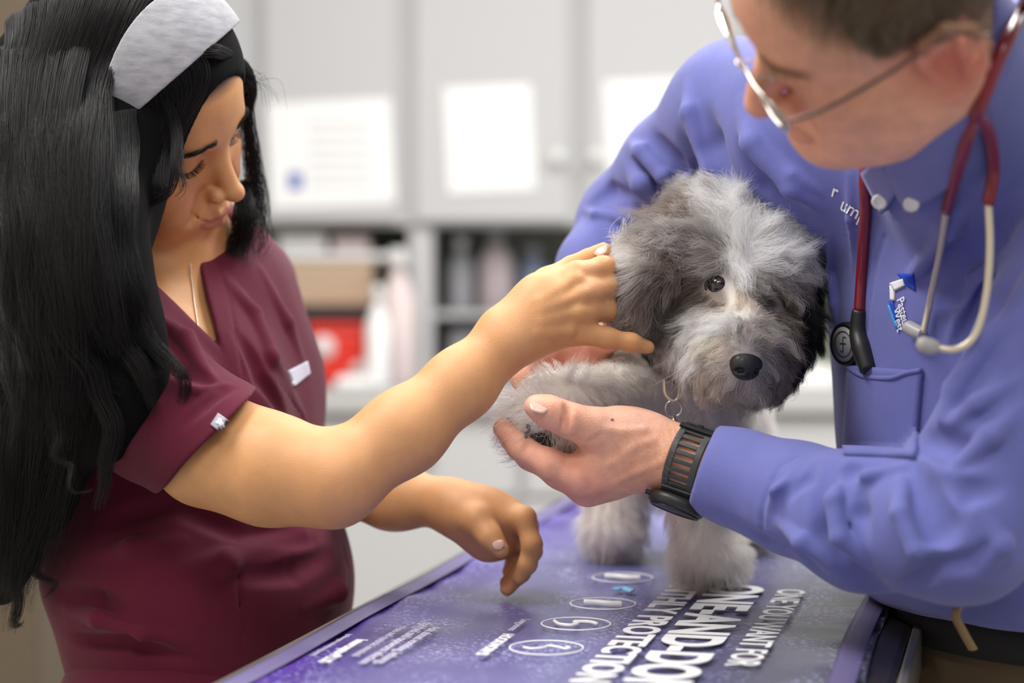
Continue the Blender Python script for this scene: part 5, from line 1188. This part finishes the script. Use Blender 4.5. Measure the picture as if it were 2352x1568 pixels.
# head fur
eyeL, eyeR, noseC = V(1650, 657, 1.632), V(1776, 690, 1.640), V(1713, 836, 1.585)
def notface(c):
    return ((np.linalg.norm(c-eyeL, axis=1) > .0125) & (np.linalg.norm(c-eyeR, axis=1) > .0095) & (np.linalg.norm(c-noseC, axis=1) > .013))*1.0+1e-9
cen_front = lambda c: notface(c)*np.where((c-hc)@FW > .03, .35, 1.0)
n_ = 80000; R_ = scatter(dv, dq, n_, cen_front); N_ = hl.grad(R_)
w_ = np.concatenate([wfield(R_[i:i+8000]) for i in range(0, n_, 8000)]); dirs = w_@F_dir; dirs /= np.linalg.norm(dirs, axis=1, keepdims=True)+1e-9
fur('fur', R_, N_, dirs, (w_@F_out)*rng.uniform(.6, 1.3, n_), (w_@F_len)*rng.uniform(.6, 1.12, n_), w_@F_col, .000105, 12, 1500, .84, .0034, 1.5, keep=eyefree)
# body fur
nb = 46000
def bodym(c):
    far = (c-CAM)@FW; return (alld.d(c) > -.004)*(hl.d(c) > .004)*np.where(far > 1.95, .3, 1.0)*(c[:, 2] > TZ+.004)*(1-.97*(np.linalg.norm(c-V(1238, 1014, 1.600), axis=1) < .010))+1e-9
R_ = scatter(bv, bq, nb, bodym); N_ = alld.grad(R_)
pawd = np.linalg.norm(R_-V(1235, 965, 1.61), axis=1); legm = np.clip((V(0, 1120, 1.75)[2]-R_[:, 2])/.08, 0, 1); lift = np.clip(1-pawd/.075, 0, 1)
dirs = -UP*np.ones((nb, 1))*(1-lift)[:, None]+cdir(-.9, .1, -.1)*(lift)[:, None]+rng.normal(size=(nb, 3))*.25; dirs += cdir(-.4, 0, 0)*lift[:, None]
ln = .014+.010*lift+.006*legm
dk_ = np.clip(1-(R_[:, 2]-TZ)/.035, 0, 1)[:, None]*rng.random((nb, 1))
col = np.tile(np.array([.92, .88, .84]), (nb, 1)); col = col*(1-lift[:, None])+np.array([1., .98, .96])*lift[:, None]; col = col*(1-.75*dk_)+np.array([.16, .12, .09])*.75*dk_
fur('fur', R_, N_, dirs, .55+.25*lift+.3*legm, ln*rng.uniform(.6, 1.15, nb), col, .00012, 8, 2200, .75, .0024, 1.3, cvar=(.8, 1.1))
# long tufts above the knee of the lifted leg and top knot
def tuft(base_px, tip_px, n, r0, r1, colr, D0, D1, bend=(0, 0)):
    a, b_ = V(*base_px, D0), V(*tip_px, D1); m_ = (a+b_)/2+cdir(bend[0], bend[1], -.004); out = []
    for _ in range(n):
        o0 = rng.normal(size=3)*r0; o1 = rng.normal(size=3)*r1; om = rng.normal(size=3)*(r0+r1)*.5; t = np.linspace(0, 1, 10)[:, None]; l_ = rng.uniform(.65, 1.05)
        t = t*l_; P = (a+o0)*(1-t)**2+2*(m_+om)*t*(1-t)+(b_+o1)*t**2; P += np.sin(t*9+rng.uniform(0, 6))*.0012*t*np.array([[.7, 0, .7]]); out.append(P)
    return out, np.tile(colr, (n, 1))*rng.uniform(.8, 1.1, (n, 1))
TP, TC = [], []
for a in [((1685, 510), (1722, 415), 260, .006, .004, KC['W'], 1.665, 1.655, (-.012, -.004)), ((1690, 480), (1690, 405), 160, .006, .004, KC['W'], 1.665, 1.66, (0, 0)), ((1640, 480), (1612, 402), 240, .007, .005, KC['L'], 1.68, 1.665, (.004, -.004)), ((1650, 500), (1590, 430), 200, .007, .005, KC['W'], 1.665, 1.655, (.006, -.006)), ((1620, 500), (1560, 455), 220, .007, .006, KC['B'], 1.67, 1.66, (.002, -.003)),
          ((1740, 510), (1845, 500), 330, .008, .006, KC['W'], 1.665, 1.66, (0, -.010)), ((1750, 520), (1865, 545), 260, .008, .006, KC['W'], 1.66, 1.66, (0, -.008)), ((1760, 560), (1868, 620), 240, .008, .006, KC['L'], 1.66, 1.665, (.004, -.008)),
          ((1670, 610), (1640, 670), 60, .005, .003, KC['C'], 1.640, 1.622, (-.008, -.002)), ((1675, 600), (1700, 668), 130, .006, .005, KC['L'], 1.640, 1.622, (.004, 0)), ((1720, 610), (1770, 690), 180, .007, .006, KC['L'], 1.645, 1.626, (.008, -.003)), ((1740, 610), (1830, 700), 200, .008, .006, KC['L'], 1.65, 1.640, (.006, -.004)),
          ((1290, 890), (1335, 822), 160, .006, .004, KC['W'], 1.645, 1.64, (-.002, 0)), ((1320, 900), (1362, 835), 140, .006, .004, KC['W'], 1.65, 1.65, (0, 0)), ((1250, 890), (1215, 845), 120, .006, .005, KC['W'], 1.635, 1.63, (0, 0)), ((1200, 940), (1140, 960), 160, .006, .005, KC['W'], 1.61, 1.605, (0, -.002)),
          ((1430, 590), (1398, 640), 200, .006, .004, KC['W'], 1.645, 1.640, (-.004, 0)), ((1440, 620), (1392, 690), 220, .007, .005, KC['L'], 1.642, 1.636, (-.006, 0)), ((1440, 660), (1405, 740), 200, .007, .005, KC['L'], 1.640, 1.636, (-.004, 0)), ((1450, 540), (1415, 590), 160, .007, .005, KC['W'], 1.66, 1.65, (-.004, 0))]:
    p_, c_ = tuft(*a); TP += p_; TC.append(c_)
curves('fur_tufts', np.array(TP), .00010, M_fur, dg_, np.clip(np.concatenate(TC), 0, .92))
wh = [[V(1600, 820, 1.60), V(1560, 850, 1.59), V(1495, 888, 1.59)], [V(1610, 830, 1.60), V(1570, 870, 1.59), V(1540, 905, 1.59)], [V(1810, 845, 1.62), V(1830, 865, 1.61), V(1862, 880, 1.61)], [V(1200, 960, 1.60), V(1170, 965, 1.59), V(1130, 972, 1.59)], [V(1590, 830, 1.60), V(1575, 850, 1.59), V(1530, 880, 1.59)]]
curves('whiskers', np.array([resamp(p, 8) for p in wh]), .00012, M_fur, dg_, np.tile([.85, .83, .8], (5, 1)))
M_eye = mat('dark_eye', (.012, .008, .006), .06, coat=1); M_nose = mat('dog_nose', (.012, .011, .012), .38, bump='noise', bscale=1500, bstr=.6, coat=.2)
def ball(name, c, r, M, m, parent, axis=None):
    S_ = Shape(); S_.add(Ell(c, r, M)); v, q = mesh_sdf(S_, min(r)/9); return npmesh(name, v, q, m, parent)
for c_, r_ in ((V(1650, 657, 1.6300), .0100), (V(1778, 688, 1.6400), .0092)):
    e_ = ball('eye', c_, (r_, r_, r_), MD, M_eye, dg_)
    Ps = [c_+r_*1.0*(math.cos(a)*RT*1.05+math.sin(a)*UP*.9)-FW*r_*.25 for a in np.linspace(0, 6.283, 20, endpoint=False)]
    tube('eyelid', Ps, .0014, mat('eyelid', (.03, .022, .02), .5), e_, True, 8, 2)
NS = Shape(); nC = V(1713, 838, 1.588); NS.add(Ell(nC+DY*.000+DZ*.002, (.0135, .010, .0095), MD)); NS.add(Ell(nC-DZ*.005+DY*.001, (.0095, .008, .007), MD), .008)
for q in (-1, 1): NS.sub(Ell(nC+DX*q*.0072+DY*.0085-DZ*.002, (.0030, .0045, .0024), MD), .002); NS.sub(Cone(nC+DX*q*.0085+DY*.0075-DZ*.003, nC+DX*q*.0125+DY*.003-DZ*.004, .0012, .001), .002)
NS.sub(Cone(nC+DY*.0105-DZ*.003, nC+DY*.0085-DZ*.0115, .0006, .0006), .0015)
v, q = mesh_sdf(NS, .0007); npmesh('nose', v, q, M_nose, dg_)
for i, (x, y) in enumerate(((1192, 1000), (1213, 1010), (1236, 1016), (1256, 1014), (1235, 1004))):
    ball('paw_pad', V(x, y+4, 1.598), (.0052, .006, .004) if i < 4 else (.010, .007, .006), MD, mat('paw_pad', (.02, .018, .02), .6), dg_)
for x, y in ((1212, 985), (1205, 1000)): tube('claw', [V(x, y-8, 1.592), V(x+3, y+2, 1.586), V(x-2, y+12, 1.586)], [.0016, .0013, .0005], mat('claw', (.10, .09, .085), .3), dg_, seg=8)

# collar with ring and charm
nkc = V(1565, 822, 1.72); na = nrm(V(1600, 770, 1.71)-V(1540, 880, 1.745)); u_ = nrm(np.cross(na, FW)); u_ = u_*np.sign(u_@RT); v_ = np.cross(na, u_); v_ = v_*np.sign(-(v_@FW))
dc_ = empty('dog_collar', nkc, 'black webbing collar with metal ring around the dog neck', 'collar')
nl = local(alld, nkc, .12); thc = np.linspace(0, 2*math.pi, 64, endpoint=False); d_ = u_*np.cos(thc)[:, None]+v_*np.sin(thc)[:, None]; rr_ = np.full(64, .095)
for _ in range(40): rr_ -= .7*np.maximum(nl.d(nkc+d_*rr_[:, None]), 0)
rr_ = np.minimum(rr_, .075); rr_ = (np.roll(rr_, 1)+rr_+np.roll(rr_, -1)+np.roll(rr_, 2)+np.roll(rr_, -2))/5+.012
vs, fs = [], []
for i in range(64):
    for hh, oo in ((-.010, 0), (.010, 0), (.010, .003), (-.010, .003)): vs.append(nkc+na*hh+d_[i]*(rr_[i]+oo))
for i in range(64):
    for a in range(4): fs.append([i*4+a, i*4+(a+1) % 4, ((i+1) % 64)*4+(a+1) % 4, ((i+1) % 64)*4+a])
npmesh('collar_band', vs, fs, M_blackcloth, dc_)
Dc = 1.655
dr_ = tube('d_ring', [V(1526, 872, Dc), V(1527, 900, Dc-.003), V(1536, 915, Dc-.004), V(1550, 920, Dc-.004), V(1560, 905, Dc-.003), V(1560, 870, Dc)], .0015, M_gold, dc_, seg=10)
rc = V(1547, 938, Dc-.004); tube('split_ring', [rc+.0068*(math.cos(a)*RT+math.sin(a)*UP)+FW*.001*math.cos(a) for a in np.linspace(0, 6.283, 24, endpoint=False)], .0009, M_chrome, dc_, True, 8, 2)
tube('charm', [V(1548, 955, Dc-.004), V(1547, 965, Dc-.005), V(1549, 980, Dc-.005), V(1547, 992, Dc-.004)], [.0015, .0028, .0032, .001], M_chrome, dc_, seg=12)
